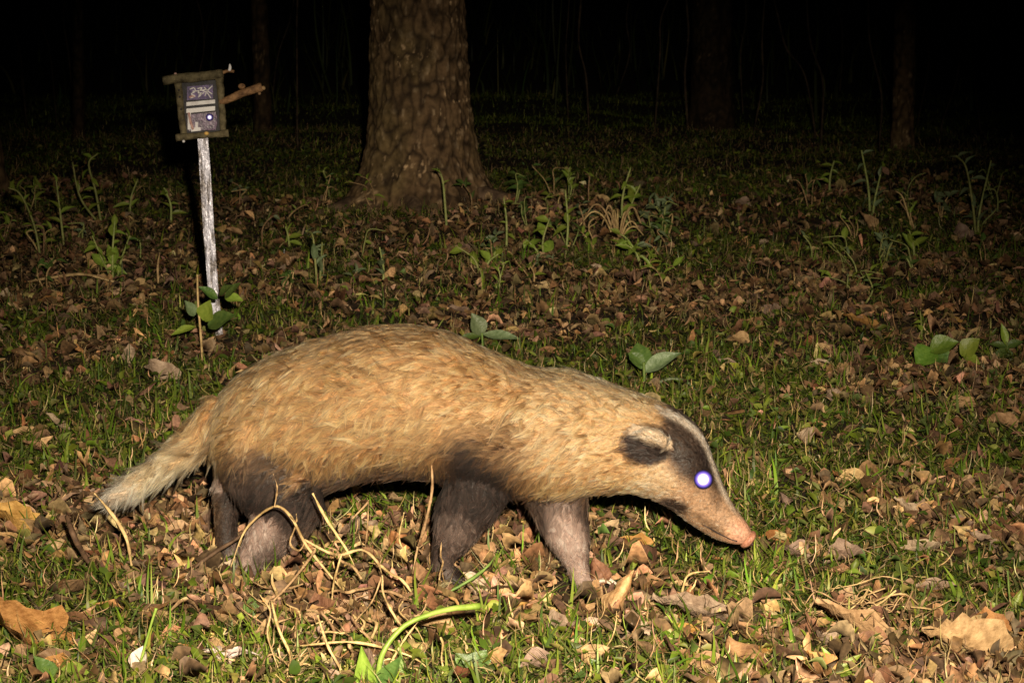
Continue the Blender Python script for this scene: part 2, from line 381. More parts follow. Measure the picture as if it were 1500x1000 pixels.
while cnt < 285:
    x = random.uniform(-10, 1510); y = 300 + 700 * random.random() ** 0.8
    if any(a < x < c and b < y < d for a, b, c, d in BADGER_HULL): continue
    if trodden(gp(x, y)[None, :])[0]: continue
    k = random.choices(range(5), (4, 3, 4, 1.4, 3))[0]
    o = place_leaf(LM[(k, cnt % 2)], x, y, random.uniform(0.4, 1.15), lift=0.005 + 0.009 * random.random())
    zn = ('beside the stake sign' if x < 430 and y < 500 else 'before the thick tree' if x < 860 and y < 500 else 'beneath the slim lone trunk and vines' if y < 450 else
          'around the round leaved plant' if x > 1100 and y < 640 else 'ahead of the snout' if x > 1100 and y < 830 else 'left of the tail' if x < 330 and y < 760 else
          'below the tail tip' if x < 330 else 'under the dry vine tangle' if x < 660 else 'below the forelegs' if x < 960 else 'around the dry straw heap')
    tag(o, '%s curled dead leaf in the grass %s' % (DL[k][0], zn), 'leaf', '%s dead leaves %s' % (DL[k][0], zn)); cnt += 1

# ------------------------------------------------------------------ trees
def tree(name, xb, yb, r_px, top_dx, label, flare=1.55, height=3.2, amp=0.012, nz_=220, ns=150, seed=0, tone=1.0, group=None):
    b = gp(xb, yb); dist = b[1]; r = r_px * dist / F
    root = obj(name, None, None); root.location = (b[0], b[1], b[2])
    zz = np.concatenate([np.linspace(-0.06, 1.1, nz_), np.linspace(1.15, height, 24)])
    a = np.linspace(0, 2 * np.pi, ns, endpoint=False)
    Z, A = np.meshgrid(zz, a, indexing='ij'); Z = Z.ravel(); A = A.ravel()
    fl_ = 1 + (flare - 1) * np.exp(-np.clip(Z, 0, None) / (0.42 * r + 0.05)) * (1 + 0.25 * np.sin(A * 5 + seed) + 0.15 * np.sin(A * 3 + 2 * seed))
    R = r * fl_ * (1.10 - 0.10 * np.clip(Z, 0, 1)) * (1 - 0.06 * Z / height)
    X = np.cos(A) * R; Yy = np.sin(A) * R
    q = np.column_stack([X * 38, Yy * 38, Z * 13]); q2 = np.column_stack([X * 60, Yy * 60, Z * 28])
    warp = fbm(q * 0.7, seed + 5, 2)[:, None] * 0.9
    n1 = 1 - abs(vnoise(q + warp, seed)) * 2; n2 = fbm(q2, seed + 3, 3)
    n3 = fbm(np.column_stack([X * 7, Yy * 7, Z * 4]), seed + 8, 3)
    disp = amp * (-np.clip(n1, 0, 1) ** 2 * 0.7 + 0.9 * n2 + 0.5 * n3)
    X = X + np.cos(A) * disp + top_dx * Z; Yy = Yy + np.sin(A) * disp
    base = np.array([(0.17, 0.105, 0.055)]); grey = np.array([(0.40, 0.28, 0.17)]); moss = np.array([(0.13, 0.095, 0.038)]); dark = np.array([(0.035, 0.022, 0.014)])
    c = base * np.exp(0.5 * n3)[:, None]
    mk = sstep(0.25, 0.55, n2 + 0.35 * n3)[:, None]; c = c * (1 - mk) + grey * mk
    mm = sstep(0.0, 0.45, n3 + 0.2 * np.sin(A * 2))[:, None] * 0.6; c = c * (1 - mm) + moss * mm
    md = np.clip(n1, 0, 1)[:, None] ** 2; c = c * (1 - md * 0.92) + dark * md * 0.92
    fk = sstep(0.24, 0.40, fbm(np.column_stack([X * 120, Yy * 120, Z * 34]), seed + 40, 3))[:, None] * sstep(-0.1, 0.35, fbm(np.column_stack([X * 12, Yy * 12, Z * 6]), seed + 60, 2))[:, None]; c = c * (1 - fk) + np.array([(0.62, 0.42, 0.24)]) * fk
    c = c * tone  # tone below one paints far trunks' dimness into the bark colour
    m = len(zz); i = np.arange(m - 1)[:, None] * ns; j = np.arange(ns)[None]; j2 = (j + 1) % ns
    Q = np.stack([i + j, i + j2, i + ns + j2, i + ns + j], -1).reshape(-1, 4)
    t = obj('trunk', mesh_np('trunk', np.column_stack([X, Yy, Z]), Q, col=c), M['bark'], root)
    tag(root, label, 'tree', group); return root, b
T0, tb = tree('tree', 618, 302, 68, -0.015, 'thick rough barked tree trunk with flared mossy base', 1.62, amp=0.0095, ns=300, nz_=340, seed=2)
# a few surface roots of the big tree
for ang, ln in ((-2.7, 0.34), (-0.45, 0.36), (-1.7, 0.22)):
    q = []
    for k in range(7):
        s = k / 6; rr = 0.15 + ln * s; x = math.cos(ang + 0.2 * s) * rr; y = math.sin(ang + 0.2 * s) * rr
        q.append((x, y, th(tb[0] + x, tb[1] + y) - tb[2] + 0.05 * (1 - s) ** 2 - 0.012))
    tube_obj('root', q, np.linspace(0.05, 0.012, 7), M['bark_small'], T0, ns=9, n=24, amp=0.008, nfreq=25, seed=5)
tree('tree', 1322, 222, 15, 0.0, 'slim brown trunk standing alone right of hanging vines', 1.2, amp=0.005, ns=60, nz_=120, seed=11)
tree('tree', -6, 285, 14, -0.06, 'slim leaning trunk beyond tall weeds with cropped edge', 1.5, amp=0.006, ns=50, nz_=110, seed=14)
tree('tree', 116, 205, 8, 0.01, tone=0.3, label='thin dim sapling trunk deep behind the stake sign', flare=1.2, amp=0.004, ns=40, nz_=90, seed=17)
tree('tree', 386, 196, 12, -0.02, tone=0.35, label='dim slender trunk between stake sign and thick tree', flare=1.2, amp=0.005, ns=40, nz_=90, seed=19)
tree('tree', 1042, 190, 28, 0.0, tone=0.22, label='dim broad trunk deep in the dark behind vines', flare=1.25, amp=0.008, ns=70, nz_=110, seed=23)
# vines and thin saplings in the dark
VN = [([(862, 168), (858, 110), (848, 60), (852, -20)], 3.0, 'single thin pale sapling stem beside the thick tree'),
      ([(1006, 175), (1004, 110), (1008, 50), (1005, -20)], 3.2, 'straight thin stem close beside the dim broad trunk'),
      ([(1192, 190), (1180, 110), (1150, 70), (1140, 20), (1125, -25)], 3.0, 'bent hanging vine forking toward the dim broad trunk'),
      ([(1203, 195), (1206, 120), (1186, 60), (1182, -20)], 3.2, 'long hanging vine curving beside the bent vine'),
      ([(1290, 215), (1290, 140), (1275, 60), (1270, -20)], 3.2, 'hanging vine nearly touching the slim lone trunk'),
      ([(1382, 185), (1400, 110), (1408, 40), (1412, -20)], 2.6, 'thin curved vine beyond the slim lone trunk'),
      ([(1436, 180), (1424, 90), (1430, 30), (1426, -20)], 2.2, 'faint wavy vine farther past the slim lone trunk'),
      ([(1104, 190), (1118, 120), (1116, 60), (1122, -20)], 2.6, 'faint vine hanging between broad trunk and bent vine'),
      ([(437, 205), (434, 120), (436, 40), (434, -20)], 2.6, 'faint upright stem next to the thick tree trunk'),
      ([(1345, 170), (1362, 90), (1352, 30), (1368, -20)], 2.2, 'thin twisting vine just behind the slim lone trunk')]
for k, (pl, wpx, lab) in enumerate(VN):
    Yv = gp(pl[0][0], pl[0][1] + 20)[1]
    pts = [gp(pl[0][0], pl[0][1] + 20)] + [px(x, y, Yv) for x, y in pl]
    e = pts[-1] + (pts[-1] - pts[-2]) * 3; pts.append(e)
    pts = [p + np.array([0, 0.05 * math.sin(3 * q + k), 0]) for q, p in enumerate(pts)]
    o = tube_obj('vine', pts, wpx * 0.5 * Yv / F, M['bark_vine'], None, ns=6, n=40, amp=0.003, nfreq=18, seed=k)
    tag(o, lab, 'vine', 'vines and saplings in the dark')

rv = random.Random(11)
for q in range(14):
    x0 = rv.choice((rv.uniform(1050, 1500), rv.uniform(1050, 1500), rv.uniform(700, 1000), rv.uniform(20, 480))); y0 = rv.uniform(120, 190); Yv = gp(x0, y0)[1]
    l_ = [gp(x0, y0)]; xx = x0
    for yy in (80, 30, -20, -90): xx += rv.gauss(0, 12); l_.append(px(xx, yy, Yv))
    o = tube_obj('vine', l_, rv.uniform(0.8, 1.5) * Yv / F, M['bark_vine'], None, ns=6, n=30, amp=0.004, nfreq=14, seed=q)
    tag(o, 'barely visible thin vine hanging in the dark forest behind', 'vine', 'faint thin vines in the dark forest')
# dim undergrowth closing the view under the trees
n = 1500; P = np.column_stack([RNG.uniform(-5.5, 5.5, n), RNG.uniform(14, 26, n)])
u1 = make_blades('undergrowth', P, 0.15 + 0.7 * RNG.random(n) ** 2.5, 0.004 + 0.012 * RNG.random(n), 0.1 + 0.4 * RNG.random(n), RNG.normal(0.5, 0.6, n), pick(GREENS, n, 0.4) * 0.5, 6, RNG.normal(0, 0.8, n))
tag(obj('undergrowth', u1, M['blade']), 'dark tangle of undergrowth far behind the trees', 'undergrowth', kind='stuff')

# ------------------------------------------------------------------ plants
def leaf_local(L, W, curl=0.25, droop=0.5, seed=0, nu=5, nv=7, power=0.8):
    """leaf growing from its own origin along +Y, drooping"""
    u = np.linspace(-1, 1, nu); v = np.linspace(0, 1, nv); U, Vv = np.meshgrid(u, v); U = U.ravel(); Vv = Vv.ravel()
    prof = np.sin(np.pi * np.clip(Vv, 0.03, 0.985) ** power)
    x = U * prof * W / 2; y = Vv * L * (1 - 0.15 * droop * Vv); zz = curl * W * abs(U) ** 1.3 * prof - droop * L * 0.5 * Vv ** 2
    zz = zz + 0.03 * W * np.sin(9 * Vv + 3 * U + seed)
    i = (np.arange(nv - 1)[:, None] * nu + np.arange(nu - 1)[None]).ravel()
    return mesh_np('leaf', np.column_stack([x, y, zz]), np.stack([i, i + 1, i + nu + 1, i + nu], 1))
LEAFN = {'narrow': leaf_local(0.05, 0.016, 0.3, 0.6, 1), 'oval': leaf_local(0.05, 0.026, 0.25, 0.4, 2), 'round': leaf_local(0.05, 0.044, 0.15, 0.2, 3, power=0.7), 'lance': leaf_local(0.05, 0.017, 0.35, 0.3, 4)}
LEAFM = {}
def put_leaf(parent, kind, mat, pos, az, pitch, size, roll=0.0):
    key = (kind, mat)
    if key not in LEAFM:
        me = LEAFN[kind].copy(); me.materials.clear(); me.materials.append(M[mat]); LEAFM[key] = me
    o = obj('leaf', LEAFM[key], None, parent)
    s = size / 0.05; o.scale = (s, s, s); o.location = pos
    o.rotation_euler = (Matrix.Rotation(az, 3, 'Z') @ Matrix.Rotation(pitch, 3, 'X') @ Matrix.Rotation(roll, 3, 'Y')).to_euler()
    return o
def weed(name, x, y, tops, label, kind='narrow', leafmat='green_leaf', stemmat='green_stem', nleaf=6, lsize=0.035, wpx=2.0, cat='plant', group=None):
    """upright weed: base pixel on the ground, tops = pixel polylines of its stems"""
    b = gp(x, y); root = obj(name, None); root.location = b
    for k, pl in enumerate(tops):
        Yd = b[1] + 0.02 * k
        pts = [np.zeros(3)] + [px(a, c, Yd + random.gauss(0, 0.012)) - b for a, c in pl]
        pts[0] = np.array([pts[1][0] * 0.05 + 0.004 * k, 0.0, -0.01])
        r0 = wpx * 0.5 * b[1] / F
        P = spline(pts, 18)
        tube_obj('stem', P, np.linspace(r0, r0 * 0.5, 18), M[stemmat], root, ns=5)
        for q in range(nleaf):
            s = 0.25 + 0.75 * (q + 0.5) / nleaf; p = P[min(17, int(s * 17))]
            put_leaf(root, kind, leafmat, p, (q % 2) * math.pi - 1.57 + random.gauss(0, 1.0), 0.45 + random.gauss(0, 0.55), lsize * random.uniform(0.35, 1.25) * (1.1 - 0.4 * s), random.choice((-1, 1)) * random.uniform(0.3, 1.1))
    tag(root, label, cat, group); return root
W_ = [  # far left weeds
 (62, 385, [[(50, 330), (30, 285), (12, 275)]], 'small leaved weed with stem bowing over beside cropped trunk', 'narrow', 'green_leaf', 7, 0.04),
 (95, 365, [[(88, 310), (82, 262)]], 'straight upright weed with sparse narrow leaves near cropped trunk', 'narrow', 'green_leaf', 6, 0.035),
 (150, 330, [[(140, 280), (130, 240), (143, 225)], [(118, 290), (106, 238)]], 'tall forked weed with bare curling tip left of stake sign', 'narrow', 'lime_leaf', 5, 0.035),
 (165, 412, [[(165, 370), (168, 325)], [(150, 380), (135, 345)], [(178, 380), (190, 345)]], 'bushy bright green weed in front of tall forked weed', 'oval', 'lime_leaf', 6, 0.035),
 (190, 320, [[(192, 290), (202, 262)]], 'little weed sprig between forked weed and stake', 'lance', 'green_leaf', 5, 0.035),
 (250, 330, [[(250, 300), (240, 275)]], 'single curved green shoot next to the stake', 'narrow', 'green_leaf', 4, 0.04),
 (465, 420, [[(462, 385), (458, 345), (448, 338)], [(470, 390), (472, 355)]], 'grey green weed with curling tips in front of thick tree', 'lance', 'grey_leaf', 5, 0.035),
 (425, 365, [[(422, 345), (418, 332)]], 'short green shoot between stake and curling weed', 'lance', 'green_leaf', 4, 0.03),
 (560, 415, [[(562, 395), (556, 362)]], 'pale crooked sprig before the thick tree base', 'oval', 'grey_leaf', 5, 0.025),
 (655, 335, [[(652, 300), (648, 262), (640, 246)]], 'slender dark green stem growing against thick tree roots', 'narrow', 'green_leaf', 3, 0.03),
 (742, 365, [[(742, 325), (738, 290)]], 'straight bare green stem right of thick tree base', 'narrow', 'lime_leaf', 3, 0.03),
 (705, 405, [[(695, 380), (668, 360)], [(715, 385), (730, 372)]], 'low spreading weed just right of thick tree base', 'oval', 'green_leaf', 5, 0.03),
 (800, 385, [[(795, 355), (805, 320)], [(785, 365), (770, 350)]], 'leafy bright weed between bare stem and dry clump', 'oval', 'lime_leaf', 6, 0.035),
 (828, 372, [[(832, 330), (828, 278)]], 'upright weed with paired oval leaves near dry clump', 'oval', 'lime_leaf', 6, 0.035),
 (912, 335, [[(912, 290), (924, 245)], [(925, 300), (938, 270)]], 'tall zigzag weed rising from dry clump', 'narrow', 'lime_leaf', 6, 0.04),
 (1215, 290, [[(1216, 260), (1222, 235)]], 'dim small weed under the hanging vines', 'lance', 'green_leaf', 5, 0.04),
 (1275, 320, [[(1272, 275), (1262, 220)], [(1282, 290), (1290, 255)]], 'pale tall weed in front of the slim lone trunk', 'narrow', 'grey_leaf', 5, 0.04),
 (1430, 350, [[(1425, 300), (1415, 245), (1400, 228)], [(1435, 310), (1452, 235)]], 'tall forked weed far right of the slim lone trunk', 'narrow', 'grey_leaf', 5, 0.04),
 (1340, 385, [[(1338, 360), (1332, 338)]], 'short broad bladed weed beside pale dead leaves', 'lance', 'green_leaf', 6, 0.04),
 (1262, 450, [[(1278, 425), (1268, 398)]], 'thin bent shoot behind the round leaved plant', 'narrow', 'green_leaf', 3, 0.03),
 (1350, 505, [[(1350, 480), (1348, 455)]], 'small upright sprig touching the round leaved plant', 'oval', 'lime_leaf', 4, 0.025),
]
for x, y, tops, lab, kd, mt, nl, ls in W_:
    weed('weed', x, y, tops, lab, kd, 'lime_leaf' if mt == 'green_leaf' and y < 430 else mt, 'pale_stem', nl + 2, ls * 1.5, 4.4 if y < 450 else 3.4)  # distant green leaves go lime, brightened in colour against the flash's falloff
rw = random.Random(3)
for q in range(64):
    x0 = rw.choice((rw.uniform(0, 260), rw.uniform(340, 560), rw.uniform(690, 980), rw.uniform(690, 980), rw.uniform(1150, 1490))); y0 = rw.uniform(290, 440); tl = []
    for w_ in range(rw.choice((1, 2, 2, 3))):
        x1 = x0 + rw.gauss(0, 14); h1 = rw.uniform(22, 50); tl.append([(x0 + (x1 - x0) * 0.5 + rw.gauss(0, 4), y0 - h1 * 0.6), (x1, y0 - h1), (x1 + rw.gauss(0, 12), y0 - h1 - rw.uniform(-8, 10))])
    zn = 'left of the stake sign' if x0 < 270 else 'between the stake sign and thick tree' if x0 < 600 else 'around the dry stem clump' if x0 < 1000 else 'below the slim lone trunk'
    weed('weed', x0, y0, tl, 'short faint weed sprig in dim grass ' + zn, rw.choice(('narrow', 'lance', 'narrow', 'oval')), rw.choice(('lime_leaf', 'grey_leaf', 'green_leaf')), rw.choice(('pale_stem', 'dry_stem')), rw.choice((3, 4, 6)), rw.uniform(0.025, 0.055), rw.uniform(1.8, 3.2), 'plant', 'faint weed sprigs ' + zn)
# dry clump beside the weeds
b = gp(905, 362); root = obj('dry_clump', None); root.location = b
for k in range(11):
    a = random.uniform(0, 6.28); h_ = random.uniform(0.06, 0.13); s_ = random.uniform(0.03, 0.09)
    q = [(0, 0, -0.005), (math.cos(a) * s_ * 0.5, math.sin(a) * s_ * 0.3, h_ * 0.8), (math.cos(a) * s_, math.sin(a) * s_ * 0.5, h_), (math.cos(a) * s_ * 1.5, math.sin(a) * s_ * 0.6, h_ * 0.6)]
    tube_obj('stem', q, [0.003, 0.003, 0.0025, 0.0015], M['dry_stem'], root, ns=5, n=14)
tag(root, 'clump of bent dry stems beneath the tall zigzag weed', 'plant')

# three-leaf seedling behind the badger's back
def rosette(name, x, y, leaves, label, stem_top=None, stemmat='green_stem', wpx=4.0):
    """leaves: (base_px, tip_px, width_ratio, depth offset of tip, kind, mat)"""
    b = gp(x, y); root = obj(name, None); root.location = b
    if stem_top is not None:
        pts = [np.array([0, 0, -0.01])] + [px(a, c, b[1]) - b for a, c in stem_top]
        r0 = wpx * 0.5 * b[1] / F
        tube_obj('stem', pts, np.linspace(r0, r0 * 0.7, len(pts)), M[stemmat], root, ns=6, n=16)
    for (bx, by), (tx, ty), wr, dy, curl, mt in leaves:
        p0 = px(bx, by, b[1]) - b; p1 = px(tx, ty, b[1] + dy) - b
        L = np.linalg.norm(p1 - p0); yv = Vector((p1 - p0) / L)
        me = leaf_local(L, L * wr, curl, 0.25, x + tx); me.materials.append(M[mt])
        o = obj('leaf', me, None, root); o.location = p0
        zc = Vector((0, -0.75, 0.66)); xv = yv.cross(zc).normalized(); zv = xv.cross(yv).normalized()
        o.rotation_euler = Matrix((xv, yv, zv)).transposed().to_euler()
    tag(root, label, 'plant'); return root
rosette('seedling', 707, 520, [((706, 490), (692, 458), 0.75, -0.01, 0.2, 'grey_leaf'), ((708, 490), (762, 492), 0.3, -0.03, 0.2, 'grey_leaf'), ((704, 492), (668, 494), 0.32, -0.02, 0.2, 'green_leaf')], 'three leaved seedling peeking over the back of the badger', [(707, 505), (706, 488)])
rosette('seedling', 944, 575, [((943, 535), (920, 515), 0.7, 0.01, 0.2, 'green_leaf'), ((944, 545), (996, 513), 0.42, -0.02, 0.3, 'grey_leaf'), ((940, 540), (934, 498), 0.75, 0.03, 0.2, 'green_leaf')], 'broad leaved seedling behind the neck with arching grey leaf', [(944, 560), (943, 530)], wpx=6)
sd = [o for o in COL.objects if o.get('label', '').startswith('broad leaved seedling')][0]
sb = np.array(sd.location)
tube_obj('stem', [px(x, y, sb[1] - 0.015) - sb for x, y in ((946, 580), (962, 562), (985, 555), (1010, 562), (1036, 590))], [0.002, 0.004, 0.0045, 0.003, 0.0012], M['grey_leaf'], sd, ns=7, n=24)
rosette('seedling', 1375, 545, [((1366, 512), (1342, 536), 1.0, -0.03, 0.25, 'fresh_leaf'), ((1362, 514), (1404, 498), 0.75, -0.02, 0.25, 'fresh_leaf'), ((1364, 518), (1400, 530), 0.7, -0.03, 0.25, 'green_leaf'), ((1408, 520), (1434, 494), 0.8, -0.01, 0.15, 'lime_leaf'), ((1412, 520), (1436, 532), 0.6, -0.03, 0.15, 'lime_leaf')], 'low plant with broad round glossy leaves on the litter', [(1372, 530), (1368, 512)])
rosette('seedling', 1478, 530, [((1474, 505), (1468, 472), 0.35, 0, 0.2, 'lime_leaf'), ((1474, 508), (1450, 502), 0.5, 0, 0.2, 'green_leaf'), ((1474, 508), (1500, 498), 0.5, 0, 0.2, 'green_leaf'), ((1476, 512), (1482, 530), 0.5, -0.02, 0.2, 'grey_leaf'), ((1478, 510), (1452, 526), 0.4, -0.02, 0.2, 'green_leaf')], 'star shaped green seedling next to the round leaved plant', [(1477, 515), (1474, 500)])
rosette('seedling', 297, 530, [((318, 438), (292, 418), 0.45, -0.02, 0.25, 'green_leaf'), ((300, 470), (306, 440), 0.8, -0.02, 0.2, 'lime_leaf'), ((305, 478), (342, 458), 0.62, -0.03, 0.15, 'green_leaf'), ((285, 462), (272, 440), 0.6, -0.02, 0.2, 'grey_leaf'), ((285, 478), (250, 488), 0.32, -0.03, 0.2, 'lime_leaf'), ((322, 432), (338, 416), 0.5, -0.02, 0.2, 'green_leaf'), ((330, 436), (356, 438), 0.55, -0.02, 0.2, 'lime_leaf'), ((330, 436), (350, 412), 0.4, -0.02, 0.2, 'green_leaf')], 'leafy climbing seedling wrapped round the foot of the stake', [(294, 490), (290, 440), (289, 402)], 'dry_stem', 4)
rosette('seedling', 548, 1010, [((538, 1030), (530, 950), 0.34, -0.03, 0.35, 'lime_leaf'), ((556, 1025), (582, 962), 0.42, -0.03, 0.35, 'green_leaf')], 'bright green broad leaves at the foot of arching shoot', None)
rosette('seedling', 690, 985, [((690, 985), (668, 955), 0.9, 0, 0.1, 'green_leaf'), ((692, 985), (712, 950), 0.9, 0, 0.1, 'green_leaf'), ((692, 988), (728, 968), 0.9, 0, 0.1, 'green_leaf'), ((690, 990), (655, 985), 0.8, -0.02, 0.1, 'green_leaf')], 'dark green round leaved seedling right of arching shoot', None)
rosette('seedling', 850, 985, [((850, 982), (832, 962), 1.0, 0, 0.1, 'green_leaf'), ((852, 982), (875, 966), 1.0, 0, 0.1, 'green_leaf')], 'small two leaved seedling with rounded leaves near curled leaves', None)
rosette('seedling', 375, 905, [((372, 905), (340, 895), 0.9, -0.02, 0.1, 'green_leaf'), ((374, 906), (366, 872), 0.8, 0.01, 0.1, 'green_leaf'), ((376, 906), (398, 890), 0.7, -0.01, 0.1, 'green_leaf')], 'dark leaved seedling below the hind paw', None)
rosette('seedling', 100, 1000, [((80, 1000), (130, 985), 0.7, -0.04, 0.1, 'lime_leaf'), ((84, 1000), (52, 960), 0.5, -0.02, 0.15, 'green_leaf')], 'glossy green leaves beside the big tan dead leaf', None)
rosette('seedling', 1490, 900, [((1470, 905), (1440, 872), 0.3, 0, 0.2, 'lime_leaf'), ((1480, 905), (1498, 860), 0.35, 0, 0.2, 'lime_leaf'), ((1470, 910), (1430, 905), 0.35, -0.02, 0.2, 'green_leaf'), ((1482, 910), (1510, 895), 0.4, -0.02, 0.2, 'lime_leaf')], 'bright green sprawling plant among orange dead leaves', [(1480, 880), (1476, 835)])
rosette('seedling', 1225, 985, [((1225, 985), (1205, 945), 0.3, 0, 0.2, 'lime_leaf'), ((1227, 985), (1262, 955), 0.3, 0, 0.2, 'lime_leaf'), ((1228, 988), (1280, 980), 0.28, -0.02, 0.2, 'lime_leaf'), ((1224, 988), (1190, 978), 0.35, -0.02, 0.2, 'green_leaf'), ((1226, 985), (1235, 940), 0.3, 0.02, 0.2, 'green_leaf')], 'star shaped bright green seedling below dry straw heap', None)

# arching lime shoot
b = gp(552, 1012); root = obj('shoot', None); root.location = b
pts = [px(x, y, b[1] + d) - b for x, y, d in ((552, 1010, 0), (560, 958, 0.0), (590, 918, 0.01), (630, 899, 0.02), (668, 890, 0.03), (703, 887, 0.04))]
tube_obj('stem', pts, [0.0036, 0.0034, 0.0032, 0.0032, 0.0036, 0.003], M['lime_stem'], root, ns=8, n=30)
tube_obj('bud', pts[-2:], [0.0035, 0.0045], M['lime_leaf'], root, ns=8, n=6)
tag(root, 'bright lime green shoot arching over the grass with pale tip', 'shoot')

# dry vine tangle in front of the hind legs
TANGLE = [
 [(500, 862), (450, 800), (425, 755), (400, 742), (360, 775), (338, 830)], [(402, 742), (406, 715), (400, 693)], [(425, 755), (434, 765), (434, 752)],
 [(434, 768), (425, 795), (438, 806), (446, 792), (436, 780)], [(446, 790), (480, 808), (500, 812), (530, 805), (552, 822), (560, 842)],
 [(458, 722), (478, 760), (505, 800), (520, 830)], [(500, 812), (492, 840), (488, 860), (484, 905)], [(560, 842), (545, 880), (520, 910), (496, 945)],
 [(560, 842), (562, 870), (580, 905), (600, 930), (616, 955)], [(400, 880), (430, 848), (460, 808), (458, 802)], [(398, 880), (408, 920), (425, 960), (420, 1000)],
 [(470, 895), (490, 925), (478, 965)], [(540, 905), (552, 915), (535, 945), (500, 952), (450, 960), (405, 958)], [(590, 880), (585, 895), (610, 920), (625, 950)],
 [(465, 900), (480, 945), (500, 985), (470, 1000)], [(380, 870), (396, 895), (392, 930), (410, 985)], [(440, 945), (520, 940), (600, 960), (640, 990)], [(540, 870), (500, 880), (450, 885), (410, 878)],
 [(560, 1000), (590, 940), (616, 905)], [(386, 1005), (384, 975), (400, 958), (440, 990)],
 [(515, 760), (535, 740), (540, 732)], [(540, 735), (538, 775), (534, 808)], [(592, 750), (585, 790), (600, 815)],
]
rr_ = random.Random(5)
for q in range(44):
    x0, y0 = rr_.uniform(385, 650), rr_.uniform(845, 1000); a = rr_.uniform(0, 6.28); l_ = [(x0, y0)]
    for w_ in range(rr_.choice((3, 4, 5))):
        a += rr_.gauss(0, 0.55); st_ = rr_.uniform(12, 26); x0 += math.cos(a) * st_; y0 += math.sin(a) * st_ * 0.8; l_.append((x0, min(y0, 1010)))
    TANGLE.append(l_)
def vine_thing(name, lines, label, mat, wpx, cat, group=None, Yoff=0.0, ybase=None):
    b = None; root = obj(name, None)
    yb = ybase or max(y for l in lines for x, y in l)
    xb = sum(x for l in lines for x, y in l) / sum(len(l) for l in lines)
    for l in lines:
        ym = max(y for x, y in l)
        g_ = gp(l[0][0], min(995, max(ym, ybase or 0) + 4))
        if b is None: b = gp(xb, min(yb, 990)); root.location = b
        pts = []
        for x, y in l:
            Yd = g_[1] + Yoff + random.gauss(0, 0.012)
            p = px(x, y, Yd); p[2] = max(p[2], th(p[0], p[1]) + 0.003); pts.append(p - b)
        r0 = wpx * 0.5 * g_[1] / F
        sc_ = random.uniform(0.55, 1.15) if len(lines) > 8 else 1.0
        tube_obj('stem', pts, r0 * sc_ * np.interp(np.linspace(0, 1, len(pts)), [0, 0.2, 0.8, 1], [0.75, 1.15, 0.8, 0.25]), M[mat], root, ns=6, n=26, amp=0.0016, nfreq=110, seed=int(l[0][0]))
    tag(root, label, cat, group); return root
vine_thing('dry_vine', TANGLE, 'tangle of pale dry vine stems in front of the hind legs', 'dry_stem', 4.2, 'vine', ybase=895)
vine_thing('dry_stalk', [[(612, 800), (622, 770), (633, 715), (630, 655)], [(612, 800), (604, 840)]], 'lone tall dry stalk rising in front of the foreleg', 'dry_stem', 5.0, 'stalk', ybase=868)
vine_thing('dry_stalk', [[(193, 828), (184, 785), (162, 750), (138, 722)]], 'curved dry stalk crossing the tip of the tail', 'dry_stem', 5.5, 'stalk', ybase=845)
vine_thing('twig', [[(98, 755), (108, 785), (128, 820), (140, 832)]], 'short dark brown twig leaning below the tail', 'dark_stem', 9, 'twig', ybase=845)
vine_thing('twig', [[(275, 838), (310, 812), (345, 790), (366, 776)]], 'dark twig pointing at the hind paw', 'dark_stem', 6, 'twig', ybase=850)
vine_thing('twig', [[(975, 930), (985, 950), (1000, 975)]], 'black bent twig right of narrow upright leaf', 'dark_stem', 5, 'twig', ybase=980)
vine_thing('dry_stalk', [[(40, 413), (85, 405), (125, 402), (165, 412), (200, 418)]], 'long pale dry stem lying behind the tail end', 'dry_stem', 4.5, 'stalk')
vine_thing('green_stalk', [[(655, 868), (690, 848), (715, 828), (730, 806)]], 'green stalk leaning past the tan leaf by the foreleg', 'green_stem', 4.5, 'stalk', ybase=885)
vine_thing('dry_stalk', [[(1112, 880), (1150, 876), (1190, 885), (1225, 890)], [(1110, 872), (1120, 895), (1140, 890)]], 'thin dry stems lying left of dry straw heap', 'dry_stem', 3.2, 'stalk')
vine_thing('dry_stalk', [[(996, 890), (1002, 855), (1012, 840), (1040, 836)], [(1002, 862), (990, 840)], [(1000, 880), (1015, 860), (1020, 848)], [(1002, 858), (1008, 850), (998, 846)]], 'dry knotted seed stem standing below the snout', 'dry_stem', 4, 'stalk')
vine_thing('dry_stalk', [[(232, 415), (231, 390), (234, 370)]], 'short pale dry stub left of the stake', 'dry_stem', 4, 'stalk')

# dry straw heap at the right
b = gp(1260, 915); root = obj('straw_heap', None); root.location = b
for k in range(60):
    a = random.gauss(0, 0.7) + (math.pi if random.random() < 0.3 else 0); L_ = random.uniform(0.025, 0.10); x0 = random.gauss(0, 0.05); y0 = random.gauss(0, 0.03); z0 = random.uniform(0.004, 0.035)
    q = [(x0 + math.cos(a) * L_ * s, y0 + math.sin(a) * L_ * s * 0.5, z0 + 0.025 * math.sin(3 * s + k) * s) for s in (0, 0.35, 0.7, 1)]
    q = [(x_, y_, max(z_, th(b[0] + x_, b[1] + y_) - b[2] + 0.003)) for x_, y_, z_ in q]
    tube_obj('straw', q, random.uniform(0.0005, 0.0014), M['dry_stem'], root, ns=5, n=10)
tag(root, 'low heap of matted dry straw below the snout side', 'straw')

